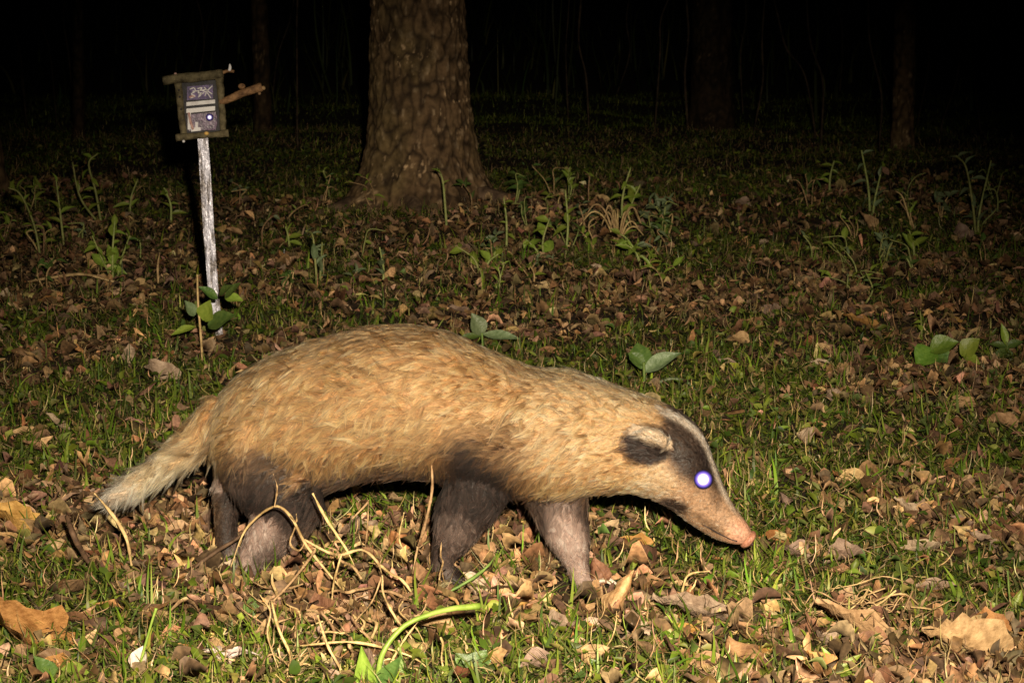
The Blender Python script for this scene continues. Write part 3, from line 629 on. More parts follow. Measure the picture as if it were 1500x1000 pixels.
# special dead leaves
def special(x, y, L, W, curl, bend, mat, label, rot=(0.0, 0.0, 0.0), lift=0.006, lobes=0.06, seed=1):
    me = leaf_mesh('dead_leaf', L, W, curl, bend, seed + x, lobes, 7, 11); me.materials.append(M[mat])
    p = gp(x, y); o = obj('dead_leaf', me); o.location = (p[0], p[1], p[2] + lift); o.rotation_euler = rot
    tag(o, label, 'leaf'); return o
special(700, 838, 0.095, 0.06, 0.25, 0.2, 'tan', 'broad tan dead leaf leaning behind the foreleg paw', (0.75, 0.1, 1.9), 0.02)
special(868, 862, 0.050, 0.035, 0.6, 0.3, 'reddish brown', 'curled red brown leaf touching the leading forepaw', (0.9, 0.3, 0.5), 0.02)
special(905, 912, 0.085, 0.026, 1.1, 0.5, 'tan', 'narrow tan dead leaf standing upright below the chest', (1.2, 0.5, -0.25), 0.034, 0.3)
special(1030, 925, 0.15, 0.075, 0.25, 0.15, 'pinkish grey', 'long flat pinkish dead leaf with a looped stalk', (0.25, 0.0, 1.6), 0.012)
special(1255, 945, 0.14, 0.08, 0.3, 0.2, 'tan', 'big tan dead leaf under the dry straw heap', (0.4, 0.1, 1.2), 0.01)
special(1415, 975, 0.13, 0.06, 0.75, 0.2, 'tan', 'rolled tan dead leaf below the round orange leaf', (0.3, 0.3, 1.9), 0.014)
special(1447, 940, 0.055, 0.05, 0.25, 0.2, 'orange brown', 'round orange dead leaf among bright green sprawling plant', (0.7, 0.1, 0.3), 0.02)
special(1075, 985, 0.075, 0.055, 0.5, 0.3, 'reddish brown', 'cupped red brown leaf below the long pinkish leaf', (0.5, 0.2, 0.4), 0.012)
special(1200, 990, 0.05, 0.04, 0.4, 0.2, 'orange brown', 'small orange leaf beside star shaped bright seedling', (0.6, 0.0, 1.0), 0.012)
special(1330, 765, 0.07, 0.04, 0.4, 0.2, 'pinkish grey', 'pale greyish dead leaf standing out right of the snout', (0.6, 0.2, 1.2), 0.012)
special(1435, 805, 0.065, 0.035, 0.4, 0.2, 'pinkish grey', 'pale folded dead leaf in green tufts right of snout', (0.5, 0.0, 2.0), 0.012)
special(1395, 690, 0.028, 0.022, 0.5, 0.2, 'pale_dead', 'tiny whitish folded leaf on green patch', (0.6, 0.0, 1.0), 0.012)
special(15, 785, 0.11, 0.075, 0.4, 0.2, 'orange brown', 'large orange brown leaf lying below tail tip', (0.4, 0.1, 1.2), 0.012)
special(30, 950, 0.17, 0.11, 0.35, 0.25, 'orange brown', 'biggest orange tan dead leaf crumpled by glossy leaves', (0.35, 0.15, 1.0), 0.012, 0.14)
special(60, 672, 0.075, 0.045, 0.3, 0.2, 'tan', 'tan pointed dead leaf left of the tail', (0.4, 0.0, 1.5), 0.01)
special(235, 560, 0.10, 0.07, 0.3, 0.2, 'pinkish grey', 'broad brownish dead leaf above the tail root', (0.5, 0.0, 0.7), 0.012)
special(190, 535, 0.05, 0.03, 0.5, 0.2, 'pinkish grey', 'narrow upright brownish leaf above the tail', (1.1, 0.0, 0.1), 0.022)
special(505, 358, 0.085, 0.05, 0.25, 0.2, 'tan', 'pale holed dead leaf in front of thick tree', (0.5, 0.0, 1.9), 0.012)
special(1268, 338, 0.085, 0.065, 0.3, 0.2, 'tan', 'large pale dead leaf beneath the pale tall weed', (0.8, 0.0, 0.9), 0.02)
special(1408, 350, 0.075, 0.06, 0.3, 0.2, 'pinkish grey', 'pale dead leaf beneath the tall forked weed', (0.9, 0.0, 0.2), 0.02)
special(1262, 488, 0.10, 0.06, 0.3, 0.2, 'orange brown', 'rusty flat dead leaf left of round leaved plant', (0.3, 0.0, 1.5), 0.01)
special(1268, 466, 0.065, 0.03, 0.5, 0.1, 'tan', 'tan wrinkled leaf resting behind the rusty flat leaf', (0.4, 0.0, 1.6), 0.014)
special(580, 815, 0.05, 0.04, 0.4, 0.2, 'orange brown', 'orange brown leaf within the dry vine tangle', (0.8, 0.0, 0.5), 0.016)
special(545, 835, 0.05, 0.035, 0.4, 0.2, 'reddish brown', 'reddish leaf left of orange leaf in vine tangle', (0.7, 0.0, 1.5), 0.014)
special(690, 875, 0.05, 0.04, 0.4, 0.3, 'pinkish grey', 'star shaped greyish dead leaf above the arching shoot', (0.7, 0.0, 0.9), 0.012, 0.3)
# whitish torn leaf and pale seed leaf in the foreground
me_parts = obj('torn_leaf', None); pb = gp(328, 980); me_parts.location = pb
for k, (a, L_) in enumerate(((1.2, 0.05), (0.7, 0.055), (2.2, 0.045), (0.2, 0.05), (2.8, 0.04), (1.6, 0.035), (-0.2, 0.04))):
    me = leaf_local(L_ * 0.8, 0.010, 0.7, 0.9, k); me.materials.append(M['pale_dead']); o = obj('shred', me, None, me_parts)
    o.location = (0.008 * math.cos(k * 2), 0, 0.006 + 0.002 * k); o.rotation_euler = (Matrix.Rotation(a - 1.4, 3, 'Z') @ Matrix.Rotation(0.55 + 0.1 * (k % 3), 3, 'X')).to_euler()
tag(me_parts, 'whitish torn shredded leaf lying in foreground grass', 'leaf')
b = gp(208, 1000); root = obj('seed_stalk', None); root.location = b
q = [px(x, y, b[1] + 0.005) - b for x, y in ((200, 1000), (204, 978), (214, 940), (224, 905), (229, 890))]
tube_obj('stem', q, [0.0022, 0.002, 0.0018, 0.0016, 0.0022], M['lime_stem'], root, ns=6, n=18)
me = leaf_local(0.036, 0.024, 0.5, 0.2, 4); me.materials.append(M['pale_dead']); o = obj('seed_pod', me, None, root); o.location = px(203, 985, b[1]) - b
o.rotation_euler = (1.1, 0, -0.2)
tag(root, 'yellow green stalk with a pale papery pod', 'stalk')

# ------------------------------------------------------------------ stake sign
SB = gp(322, 497); YS = SB[1]
sg = obj('stake_sign', None); sg.location = SB
def S(x, y, dy=0.0): return px(x, y, YS + dy) - SB
k = YS / F
def stick(name, pl, r, mat='stick', ns=12, n=30, amp=0.0022, dy=0.0, seed=0, parent=None):
    return tube_obj(name, [S(x, y, dy) for x, y in pl], np.array(r) * k, M[mat], parent or sg, ns=ns, n=n, amp=amp, nfreq=95, seed=seed)
# angle-iron stake: two flanges
pl = [(296.5, 196), (301, 260), (306, 340), (312, 420), (318, 470), (323, 500)]
Lw = [7.5, 8, 8, 7.5, 6.5, 5]
front = []; 
for (x, y), hw in zip(pl, Lw): front.append((S(x - hw, y, 0.0), S(x + hw, y, 0.0), S(x + hw, y, 0.014), S(x + hw - 2, y, 0.014), S(x + hw - 2, y, 0.002), S(x - hw, y, 0.002)))
V = np.array(front).reshape(-1, 3); m = 6
Q = [(i * m + j, i * m + (j + 1) % m, (i + 1) * m + (j + 1) % m, (i + 1) * m + j) for i in range(len(pl) - 1) for j in range(m)]
obj('stake', mesh_np('stake', V, [q[::-1] for q in Q], smooth=False), M['metal'], sg)
# backing panel and what is fixed on it
M['panel'] = noise_mat('dark_panel', (0.008, 0.007, 0.010), (0.03, 0.025, 0.035), 40, 0.5, 0.2)
M['white_strip'] = noise_mat('white_strip', (0.55, 0.50, 0.52), (0.95, 0.92, 0.95), 60, 0.4, 0.1, lo=0.25, hi=0.5)
M['violet'] = noise_mat('violet_print', (0.05, 0.035, 0.11), (0.22, 0.15, 0.36), 90, 0.4, 0.1)
M['pink'] = noise_mat('pinkish_print', (0.45, 0.22, 0.2), (0.75, 0.5, 0.45), 90, 0.4, 0.1)
M['amber'] = noise_mat('amber_knob', (0.65, 0.30, 0.05), (0.95, 0.62, 0.2), 60, 0.25, 0.1, spec=0.6)
M['glass_dot'] = noise_mat('reflector', (0.75, 0.75, 1.0), (1, 1, 1), 10, 0.22, 0, spec=1.0, metal=0.85)
M['smoke'] = noise_mat('grey_window', (0.05, 0.035, 0.075), (0.34, 0.24, 0.36), 110, 0.35, 0.2, spec=0.5)
def slab(name, x0, y0, x1, y1, dy, t_, mat, parent, skew=(0, 0, 0, 0)):
    me = box_px(x0, y0, x1, y1, YS + dy, t_, skew); me.transform(Matrix.Translation(-Vector(SB)))
    return obj(name, me, M[mat], parent)
pn = slab('panel', 266, 119, 322, 197, -0.004, 0.006, 'panel', sg, (2, -2, -2, 2))
slab('print', 274, 126, 312, 146, -0.0065, 0.002, 'violet', pn, (1, -2, -1, 1))
# scrawled white marks on the print
MK = [[(278, 131), (284, 129), (286, 134), (280, 138), (286, 141), (279, 144)], [(289, 130), (296, 129), (290, 136), (296, 137), (290, 143)], [(299, 128), (305, 134), (311, 138)], [(311, 126), (304, 133), (300, 141)], [(282, 134), (292, 133), (303, 131)], [(296, 133), (303, 136), (309, 144)], [(291, 140), (299, 136)]]
for q, l in enumerate(MK):
    tube_obj('mark', [S(x, y, -0.0072) for x, y in l], 0.95 * k, M['white_strip'], pn, ns=6, n=18)
tube_obj('mark', [S(x, y, -0.0072) for x, y in ((277, 143), (281, 141), (285, 142))], 1.5 * k, M['pink'], pn, ns=6, n=10)
slab('strip', 273, 148, 315, 153.5, -0.008, 0.004, 'white_strip', pn, (2, -2, -2, 2))
slab('strip', 273, 157.5, 315, 164, -0.008, 0.004, 'white_strip', pn, (2, -2, -2, 2))
slab('window', 277, 166, 316, 191, -0.0060, 0.0016, 'smoke', pn, (2, -2, -1, 1))
slab('bracket_arm', 275, 165, 279.5, 190, -0.009, 0.003, 'white_strip', pn, (0, 0, 0, 0))
tube_obj('bracket_arm', [S(276.5, 165, -0.008), S(279, 178, -0.008), S(283, 190, -0.008)], 2.0 * k, M['pink'], pn, ns=8, n=12)
slab('bracket_foot', 280, 187.5, 294, 192.5, -0.0095, 0.004, 'white_strip', pn, (0, -1, -1, 0.5))
slab('clip', 286, 179, 290, 188, -0.009, 0.003, 'white_strip', pn)
tube_obj('edge_strip', [S(316.5, 168, -0.006), S(317, 180, -0.006), S(314, 189, -0.006), S(303, 190, -0.006)], 1.2 * k, M['smoke'], pn, ns=6, n=16)
def ellipsoid(name, c, r, mat, parent, nu=16, nv=10, rot=None):
    a = np.linspace(0, 2 * np.pi, nu, endpoint=False); b_ = np.linspace(0, np.pi, nv)
    B, A = np.meshgrid(b_, a, indexing='ij')
    V = np.stack([np.sin(B) * np.cos(A), np.cos(B), np.sin(B) * np.sin(A)], -1).reshape(-1, 3) * np.array(r)
    if rot is not None: V = V @ np.array(rot).T
    i = np.arange(nv - 1)[:, None] * nu; j = np.arange(nu)[None]
    Q = np.stack([i + j, i + (j + 1) % nu, i + nu + (j + 1) % nu, i + nu + j], -1).reshape(-1, 4)
    return obj(name, mesh_np(name, V + np.array(c), Q), M[mat] if isinstance(mat, str) else mat, parent)

ellipsoid('knob', S(302.5, 195.5, -0.018), (3.6 * k, 0.006, 3.0 * k), 'amber', sg)
stick('top_rail', [(239, 118.5), (262, 115), (290, 113), (318, 109), (327, 107)], [6.5, 7.2, 7.6, 6.6, 5.5], dy=-0.006, seed=1)
stick('side_rail', [(261, 122), (264, 150), (267, 178), (270, 200)], [5.6, 5.4, 5.4, 5.0], dy=-0.002, seed=2)
sr = stick('side_rail', [(321, 112), (324, 145), (326, 172), (327, 196)], [6.0, 5.2, 5.0, 5.0], dy=-0.002, seed=3)
stick('bottom_rail', [(258, 202), (285, 199), (310, 197.5), (335, 195)], [5.6, 4.6, 4.4, 6.0], dy=-0.010, seed=4)
for y in (132, 142, 160, 176): ellipsoid('hole', S(262 + (y - 132) * 0.12, y, -0.0095), (1.6 * k, 0.0012, 2.0 * k), 'panel', sg, 10, 6)
br = stick('branch', [(322, 150), (336, 145), (360, 135), (384, 128)], [5.0, 5.4, 6.0, 6.6], 'branch', dy=-0.004, seed=6)
ellipsoid('knot', S(354, 126.5, -0.005), (5.5 * k, 0.006, 4.2 * k), 'branch', br); ellipsoid('knot', S(380, 137, -0.009), (2.4 * k, 0.004, 2.4 * k), 'dry_stem', br); ellipsoid('knot', S(386, 129, -0.006), (3 * k, 0.005, 3.2 * k), 'dry_stem', br)
stick('twig', [(322, 109), (330, 105), (336, 104), (343, 105)], [3.2, 2.2, 2.0, 1.8], 'branch', dy=-0.006, seed=7)
stick('twig_tip', [(336, 104), (337, 99), (336.5, 94)], [2.4, 2.2, 0.8], 'white_strip', dy=-0.006, n=12, amp=0.0005, seed=8)
ellipsoid('bolt', S(269, 207, -0.012), (2.2 * k, 0.004, 2.2 * k), 'white_strip', sg, 10, 6); ellipsoid('bolt', S(257, 108, -0.008), (2.2 * k, 0.003, 1.6 * k), 'pink', sg, 10, 6)
tag(sg, 'small stick framed sign box on a pale metal stake', 'sign')

# ------------------------------------------------------------------ the badger
def YC(x): return 4.03 - 0.13 * (x - 300) / 800.0
def loft_sections(secs, ns=28, n=70):
    """secs: (top px, bottom px, half width m, depth offset)"""
    rows = []
    for (tx, ty), (bx, by), hw, dy in secs:
        cx = (tx + bx) / 2; Y = YC(cx) + dy
        rows.append(np.concatenate([px(tx, ty, Y), px(bx, by, Y), [hw]]))
    R = spline(rows, n)
    a = np.arange(ns) * 2 * np.pi / ns
    T, B, hw = R[:, :3], R[:, 3:6], np.maximum(R[:, 6], 0.003)
    c = (T + B) / 2; u = (T - B) / 2
    ca = np.cos(a); sa = np.sin(a); sgn = np.sign(sa) * np.abs(sa) ** 0.85
    V = c[:, None] + u[:, None] * ca[None, :, None] + np.array([0, 1, 0])[None, None] * (hw[:, None] * sgn[None])[:, :, None]
    V = V.reshape(-1, 3); m = n
    i = np.arange(m - 1)[:, None] * ns; j = np.arange(ns)[None]; j2 = (j + 1) % ns
    Q = np.stack([i + j, i + ns + j, i + ns + j2, i + j2], -1).reshape(-1, 4)
    V = np.vstack([V, c[:1], c[-1:]]); jj = np.arange(ns); k2 = (jj + 1) % ns
    Tr = np.vstack([np.stack([np.full(ns, m * ns), jj, k2], 1), np.stack([np.full(ns, m * ns + 1), (m - 1) * ns + k2, (m - 1) * ns + jj], 1)])
    return V, Q, Tr
TORSO = [((312, 612), (316, 640), 0.020, 0), ((336, 568), (330, 690), 0.070, 0), ((396, 526), (392, 712), 0.098, 0), ((480, 497), (472, 712), 0.112, 0),
         ((545, 482), (545, 694), 0.120, 0), ((610, 482), (612, 694), 0.120, 0), ((670, 496), (672, 706), 0.117, 0), ((728, 522), (730, 720), 0.110, 0), ((782, 541), (782, 726), 0.104, 0),
         ((835, 545), (828, 726), 0.100, 0), ((872, 556), (858, 720), 0.090, 0), ((918, 572), (893, 718), 0.080, 0), ((965, 589), (925, 720), 0.068, 0), ((1000, 605), (948, 726), 0.063, 0),
         ((1029, 632), (978, 741), 0.057, 0), ((1046, 673), (1005, 762), 0.042, 0), ((1061, 712), (1030, 779), 0.031, 0), ((1079, 745), (1053, 791), 0.024, 0),
         ((1096, 767), (1074, 796), 0.0195, 0), ((1103, 779), (1086, 798), 0.0150, 0)]
def limb(pts, n=30, ns=16):
    """pts: x px, y px, depth, radius px along the picture, radius px across"""
    P = np.array([px(x, y, Y) for x, y, Y, r, q in pts]); s = 4.0 / F
    R = spline(np.column_stack([P, np.array([[r * s, q * s] for *_, r, q in pts])]), n)
    return tube(R[:, :3], np.maximum(R[:, 3], 0.003), ns, ry=np.maximum(R[:, 4], 0.003))
LIMBS = [
 # trailing (near) foreleg
 [(725, 640, 3.925, 52, 40), (706, 700, 3.915, 50, 36), (682, 745, 3.915, 42, 28), (664, 785, 3.918, 31, 23), (650, 815, 3.922, 18, 17), (649, 840, 3.924, 16, 17), (668, 850, 3.922, 18, 20), (690, 853, 3.92, 11, 18)],
 # leading foreleg
 [(800, 660, 3.96, 50, 36), (815, 720, 3.945, 47, 32), (826, 765, 3.935, 36, 25), (838, 800, 3.93, 27, 21), (846, 828, 3.928, 18, 16), (850, 846, 3.926, 15, 17), (866, 856, 3.924, 15, 20), (884, 858, 3.922, 9, 17)],
 # near hind leg
 [(385, 625, 3.965, 70, 44), (395, 690, 3.95, 66, 40), (418, 730, 3.942, 58, 34), (408, 763, 3.942, 45, 27), (388, 795, 3.945, 33, 22), (367, 822, 3.945, 22, 19), (366, 842, 3.943, 20, 20), (388, 851, 3.94, 17, 20), (410, 854, 3.938, 10, 17)],
 # far hind leg
 [(370, 640, 4.06, 55, 40), (355, 690, 4.065, 42, 32), (336, 715, 4.065, 25, 24), (331, 750, 4.062, 19, 19), (332, 785, 4.06, 17, 17), (334, 812, 4.058, 17, 18), (352, 822, 4.056, 15, 18), (372, 825, 4.054, 9, 16)],
]
TAIL = [(335, 600, 4.025, 30, 28), (298, 634, 4.02, 27, 24), (258, 668, 4.015, 21, 19), (218, 696, 4.005, 17, 15), (180, 720, 3.995, 13, 12), (156, 733, 3.99, 8, 8)]
parts = [loft_sections(TORSO)] + [limb(l) for l in LIMBS] + [limb(TAIL)]
# ears: thick tilted discs on both sides of the head
def ear(x, y, Y, side):
    a = np.linspace(0, 2 * np.pi, 18, endpoint=False); b_ = np.linspace(0, np.pi, 10)
    B, A = np.meshgrid(b_, a, indexing='ij')
    d = np.stack([np.sin(B) * np.cos(A), np.cos(B), np.sin(B) * np.sin(A)], -1).reshape(-1, 3)
    V = d * np.array([0.025, 0.010, 0.021])
    V[:, 1] += side * 0.010 * (1 - (d[:, 0] ** 2 + d[:, 2] ** 2))      # cupped
    Rm = np.array((Matrix.Rotation(0.5 * side, 3, 'X') @ Matrix.Rotation(-0.25, 3, 'Z')))
    V = V @ Rm.T + px(x, y, Y)
    nu, nv = 18, 10; i = np.arange(nv - 1)[:, None] * nu; j = np.arange(nu)[None]
    return V, np.stack([i + j, i + nu + j, i + nu + (j + 1) % nu, i + (j + 1) % nu], -1).reshape(-1, 4), np.zeros((0, 3), int)
EARY = YC(950)
parts += [ear(954, 647, EARY - 0.074, 1), ear(985, 632, EARY + 0.062, -1)]
# cheek and brow fullness
VV, QQ, TT, off = [], [], [], 0
for V, Q, T in parts:
    VV.append(V); QQ.append(np.asarray(Q) + off); TT.append(np.asarray(T, int).reshape(-1, 3) + off); off += len(V)
tmp = bpy.data.objects.new('tmp', mesh_np('tmp', np.vstack(VV), np.vstack(QQ), np.vstack(TT))); COL.objects.link(tmp)
md = tmp.modifiers.new('r', 'REMESH'); md.mode = 'VOXEL'; md.voxel_size = 0.0045
ms = tmp.modifiers.new('s', 'SMOOTH'); ms.factor = 0.5; ms.iterations = 5
dg = bpy.context.evaluated_depsgraph_get()
body_me = bpy.data.meshes.new_from_object(tmp.evaluated_get(dg)); bpy.data.objects.remove(tmp)
body_me.name = 'badger_body'
nv = len(body_me.vertices); co = np.zeros(nv * 3, np.float32); body_me.vertices.foreach_get('co', co); co = co.reshape(-1, 3).astype(float)
no = np.zeros(nv * 3, np.float32); body_me.vertices.foreach_get('normal', no); no = no.reshape(-1, 3).astype(float)
ctr = np.array([px(650, 850, YC(650))[0], YC(650), 0.0])

def body_px(P):
    """side-view coordinates of a body point (the animal's own plane)"""
    Q = np.array(P, float).copy()
    for _ in range(2):
        x, y = project(np.column_stack([Q[:, 0], YC(project(Q)[0]), Q[:, 2]]))
        break
    return x, y
TAN = np.array([0.64, 0.345, 0.145]); TANP = np.array([0.76, 0.54, 0.30]); BRN = np.array([0.24, 0.125, 0.052]); DRK = np.array([0.026, 0.015, 0.012]); GRY = np.array([0.26, 0.175, 0.145])
WHT = np.array([0.95, 0.76, 0.60]); SNT = np.array([0.62, 0.38, 0.24]); PNK = np.array([0.40, 0.205, 0.135])
def blob(x, y, cx, cy, rx, ry, ang=0.0, soft=0.5):
    c, s = math.cos(ang), math.sin(ang); dx, dy = x - cx, y - cy
    a = (dx * c + dy * s) / rx; b = (-dx * s + dy * c) / ry; d = np.sqrt(a * a + b * b)
    return 1 - sstep(1 - soft, 1 + soft, d)
def fur_colour(P):
    x, y = body_px(P); dy = P[:, 1] - YC(x); z0 = np.zeros(len(P))
    n1 = fbm(P * 28, 50, 3); n2 = fbm(P * 70, 60, 2)
    x = x + 14 * n1; y = y + 14 * n2 + 8 * n1
    c = np.tile(TAN, (len(P), 1))
    def mix(m, col, k=1.0):
        nonlocal c
        m = np.clip(m * k, 0, 1)[:, None]; c = c * (1 - m) + col * m
    mix(sstep(0.1, 0.55, n1 + 0.5 * n2), BRN, 0.5)
    mix(blob(x, y, 560, 480, 260, 26), BRN, 0.45)                 # browner back line
    mix(blob(x, y, 850, 600, 120, 60), TANP, 0.35)
    mix(blob(x, y, 215, 695, 110, 60), np.array([0.84, 0.60, 0.34]), 0.85)                 # pale tail
    mix(blob(x, y, 165, 730, 62, 40), WHT, 0.7)
    # dark belly edge
    line = np.interp(x, [300, 420, 480, 550, 620, 700, 800, 900, 960, 1010], [650, 684, 672, 656, 660, 690, 706, 712, 728, 766])
    mix(sstep(-8, 16, y - line) * (x < 990) * sstep(312, 330, body_px(P)[0]), DRK * 2.0, 0.92)
    # foreleg and shoulder
    mix(blob(x, y, 702, 680, 70, 66, 0.2, 0.55), DRK, 1.0); mix(blob(x, y, 690, 740, 66, 60, 0, 0.3), DRK); mix(blob(x, y, 742, 630, 34, 34), BRN, 0.8)
    mix(blob(x, y, 660, 805, 46, 60, 0, 0.3), DRK); mix(blob(x, y, 820, 780, 62, 60, 0, 0.3), DRK, 0.9)
    # hind quarters
    mix(blob(x, y, 370, 690, 85, 48, 0.05, 0.4), DRK, 0.85); mix(blob(x, y, 400, 660, 50, 26, 0.2), DRK, 0.6); mix(blob(x, y, 350, 770, 80, 70, 0, 0.25), DRK, 0.9); mix(blob(x, y, 432, 722, 66, 44, 0, 0.4), DRK, 0.95)
    # grizzled shins
    mix(blob(x, y, 835, 795, 26, 62, -0.25, 0.6), GRY * 1.9, 0.9); mix(blob(x, y, 850, 845, 22, 20), GRY * 2.0, 0.8)
    mix(blob(x, y, 386, 760, 30, 20, -0.5, 0.5), GRY * 1.9, 0.85); mix(blob(x, y, 356, 808, 18, 30, 0.5), GRY * 1.9, 0.8); mix(blob(x, y, 318, 708, 14, 14), GRY * 1.8, 0.7)
    mix(blob(x, y, 405, 795, 34, 34, 0, 0.5), GRY * 0.75, 0.6); mix(blob(x, y, 672, 768, 30, 26), GRY * 0.7, 0.6); mix(blob(x, y, 655, 812, 14, 22), GRY * 0.7, 0.5); mix(blob(x, y, 442, 678, 9, 20, 0.5), TAN, 0.5)
    # head
    x, y = body_px(P); x = x + 5 * n1; y = y + 5 * n2
    mix(blob(x, y, 1030, 730, 100, 60, 0.75, 0.25), SNT, 0.75)
    mix(blob(x, y, 955, 690, 36, 26, 0.3), TANP, 0.5)
    mix(blob(x, y, 1014, 640, 46, 66, -0.42, 0.25), DRK, 0.97)      # band between ear and eye
    mix(blob(x, y, 1042, 680, 14, 44, -0.42, 0.3), DRK, 0.85)
    mix(blob(x, y, 986, 734, 22, 14, 0.3, 0.4), DRK, 0.95)          # cheek spot
    mix(blob(x, y, 1046, 722, 8, 16, -0.4, 0.5), DRK, 0.5)
    mix(blob(x, y, 1040, 764, 32, 7, 0.62, 0.5), BRN * 0.5, 0.65)    # lip line
    hwx = np.interp(x, [940, 1000, 1029, 1046, 1061, 1080, 1100], [0.07, 0.063, 0.057, 0.045, 0.035, 0.026, 0.02])
    stripe = np.exp(-((dy / hwx + 0.36) / 0.17) ** 4) * sstep(955, 985, x) * (1 - sstep(1055, 1090, x)) * sstep(-0.05, 0.25, UPN)
    mix(stripe, WHT, 1.0)
    mix(blob(x, y, 1094, 785, 32, 26, 0.8, 0.4), PNK, 0.95)
    # ear: pale rim, dark hollow
    ex, ey = body_px(P)
    em = (np.linalg.norm((P - px(952, 648, EARY - 0.068)) / np.array([0.034, 0.030, 0.031]), axis=1) < 1)
    em2 = (np.linalg.norm((P - px(985, 632, EARY + 0.062)) / np.array([0.034, 0.026, 0.031]), axis=1) < 1)
    ear_m = em * (P[:, 1] < EARY - 0.060) | em2 * (P[:, 1] > EARY + 0.056)
    pp = project(P); rim = sstep(7, -5, (pp[1] - 646) - 0.35 * (pp[0] - 952) + 10 * n2) * 0.95
    c = np.where(ear_m[:, None], DRK * (1 - rim[:, None]) + np.array([0.85, 0.62, 0.42]) * rim[:, None], c)
    ring = (np.linalg.norm((P - px(946, 652, EARY - 0.068)) / np.array([0.037, 0.040, 0.031]), axis=1) < 1) & ~ear_m
    c = np.where(ring[:, None], c * 0.3 + DRK * 0.7, c)
    return np.clip(c, 0.01, 0.95)
UPN = no[:, 2] * 1.0
skin = fur_colour(co)
body_me.materials.clear()
xs, ys = body_px(co)
nos = blob(xs, ys, 1094, 785, 34, 26, 0.8, 0.4)[:, None]
cc = np.ones((nv, 4), np.float32); cc[:, :3] = skin * (0.4 * (1 - nos) + 1.0 * nos)
at = body_me.color_attributes.new('Col', 'FLOAT_COLOR', 'POINT'); at.data.foreach_set('color', cc.ravel())
body_me.polygons.foreach_set('use_smooth', np.ones(len(body_me.polygons), bool))
body_me.transform(Matrix.Translation(-Vector(ctr)))
M['skin'] = col_mat('badger_skin', 0.55, 0.35, 0, 260, 0.35)
badger = obj('hog_badger', body_me, M['skin'], None, Vector(ctr))
tag(badger, 'tan furred badger with dark legs walking with its snout lowered', 'badger')

# fur strands
body_me.calc_loop_triangles(); nt_ = len(body_me.loop_triangles)
tri = np.zeros(nt_ * 3, np.int32); body_me.loop_triangles.foreach_get('vertices', tri); tri = tri.reshape(-1, 3)
A_, B_, C_ = co[tri[:, 0]], co[tri[:, 1]], co[tri[:, 2]]
area = 0.5 * np.linalg.norm(np.cross(B_ - A_, C_ - A_), axis=1)
def sample(n):
    t = RNG.choice(nt_, n, p=area / area.sum()); r1 = np.sqrt(RNG.random(n)); r2 = RNG.random(n)
    w0, w1, w2 = 1 - r1, r1 * (1 - r2), r1 * r2
    P = A_[t] * w0[:, None] + B_[t] * w1[:, None] + C_[t] * w2[:, None]
    N = no[tri[t, 0]] * w0[:, None] + no[tri[t, 1]] * w1[:, None] + no[tri[t, 2]] * w2[:, None]
    return P, N / (np.linalg.norm(N, axis=1)[:, None] + 1e-9)
# x, y, flow dx, dy (picture down positive), strand length mm, lift
FL = np.array([
 (340, 590, -.8, .5, 30, .35), (430, 540, -1, .25, 30, .3), (560, 510, -1, .1, 30, .3), (700, 540, -1, .0, 28, .3), (820, 570, -1, -.05, 26, .3), (920, 590, -1, -.2, 20, .3),
 (400, 620, -.8, .6, 30, .32), (500, 620, -.9, .45, 32, .32), (620, 620, -.95, .35, 32, .32), (740, 620, -.95, .25, 28, .32), (860, 640, -1, .1, 24, .3), (930, 670, -.95, .15, 16, .28),
 (480, 690, -.6, .8, 30, .3), (570, 690, -.6, .8, 32, .3), (650, 690, -.5, .9, 26, .3), (830, 715, -.5, .8, 26, .3), (900, 710, -.8, .5, 20, .3),
 (700, 690, -.4, .9, 18, .28), (670, 770, -.2, 1, 13, .25), (650, 830, 0, 1, 7, .2), (825, 760, .15, 1, 16, .28), (845, 820, .1, 1, 10, .22), (860, 855, .8, .5, 5, .15),
 (380, 690, -.4, .9, 20, .28), (400, 760, -.5, .8, 13, .25), (370, 815, -.4, .9, 8, .2), (390, 850, .8, .4, 5, .15), (335, 760, 0, 1, 10, .25), (335, 815, .2, 1, 6, .2),
 (300, 630, -.7, .72, 34, .28), (250, 672, -.78, .62, 40, .30), (200, 708, -.84, .54, 38, .28), (155, 736, -.9, .42, 28, .18),
 (955, 645, -.75, -.3, 9, .45), (985, 640, -.75, -.55, 9, .25), (1015, 670, -.65, -.7, 6.5, .22), (985, 710, -.85, -.35, 9, .25), (1035, 735, -.6, -.7, 4, .2), (1070, 770, -.6, -.6, 2.2, .2), (1095, 785, -.6, -.6, 0.6, .2), (960, 735, -.9, -.1, 11, .25), (1010, 765, -.8, -.3, 5, .2)])
def field(P):
    x, y = body_px(P)
    d2 = (x[:, None] - FL[None, :, 0]) ** 2 + (y[:, None] - FL[None, :, 1]) ** 2
    wt = np.exp(-d2 / (2 * 34.0 ** 2)) + 1e-9 / (d2 + 1); wt /= wt.sum(1)[:, None]
    return wt @ FL[:, 2:]
NC, NH = 22000, 250000
Pc, Nc = sample(NC); fc = field(Pc)
kd = KDTree(NC)
for q in range(NC): kd.insert(Pc[q], q)
kd.balance()
Ph, Nh = sample(NH)
ci = np.array([kd.find(p)[1] for p in Ph])
fh = field(Ph)
cl_ang = 1.3 * fbm(Pc * 26, 70, 3) + RNG.normal(0, 0.42, NC); cl_len = np.exp(RNG.normal(0, 0.22, NC)); cl_lift = RNG.normal(0.03, 0.14, NC); cl_val = np.exp(RNG.normal(0.0, 0.36, NC))
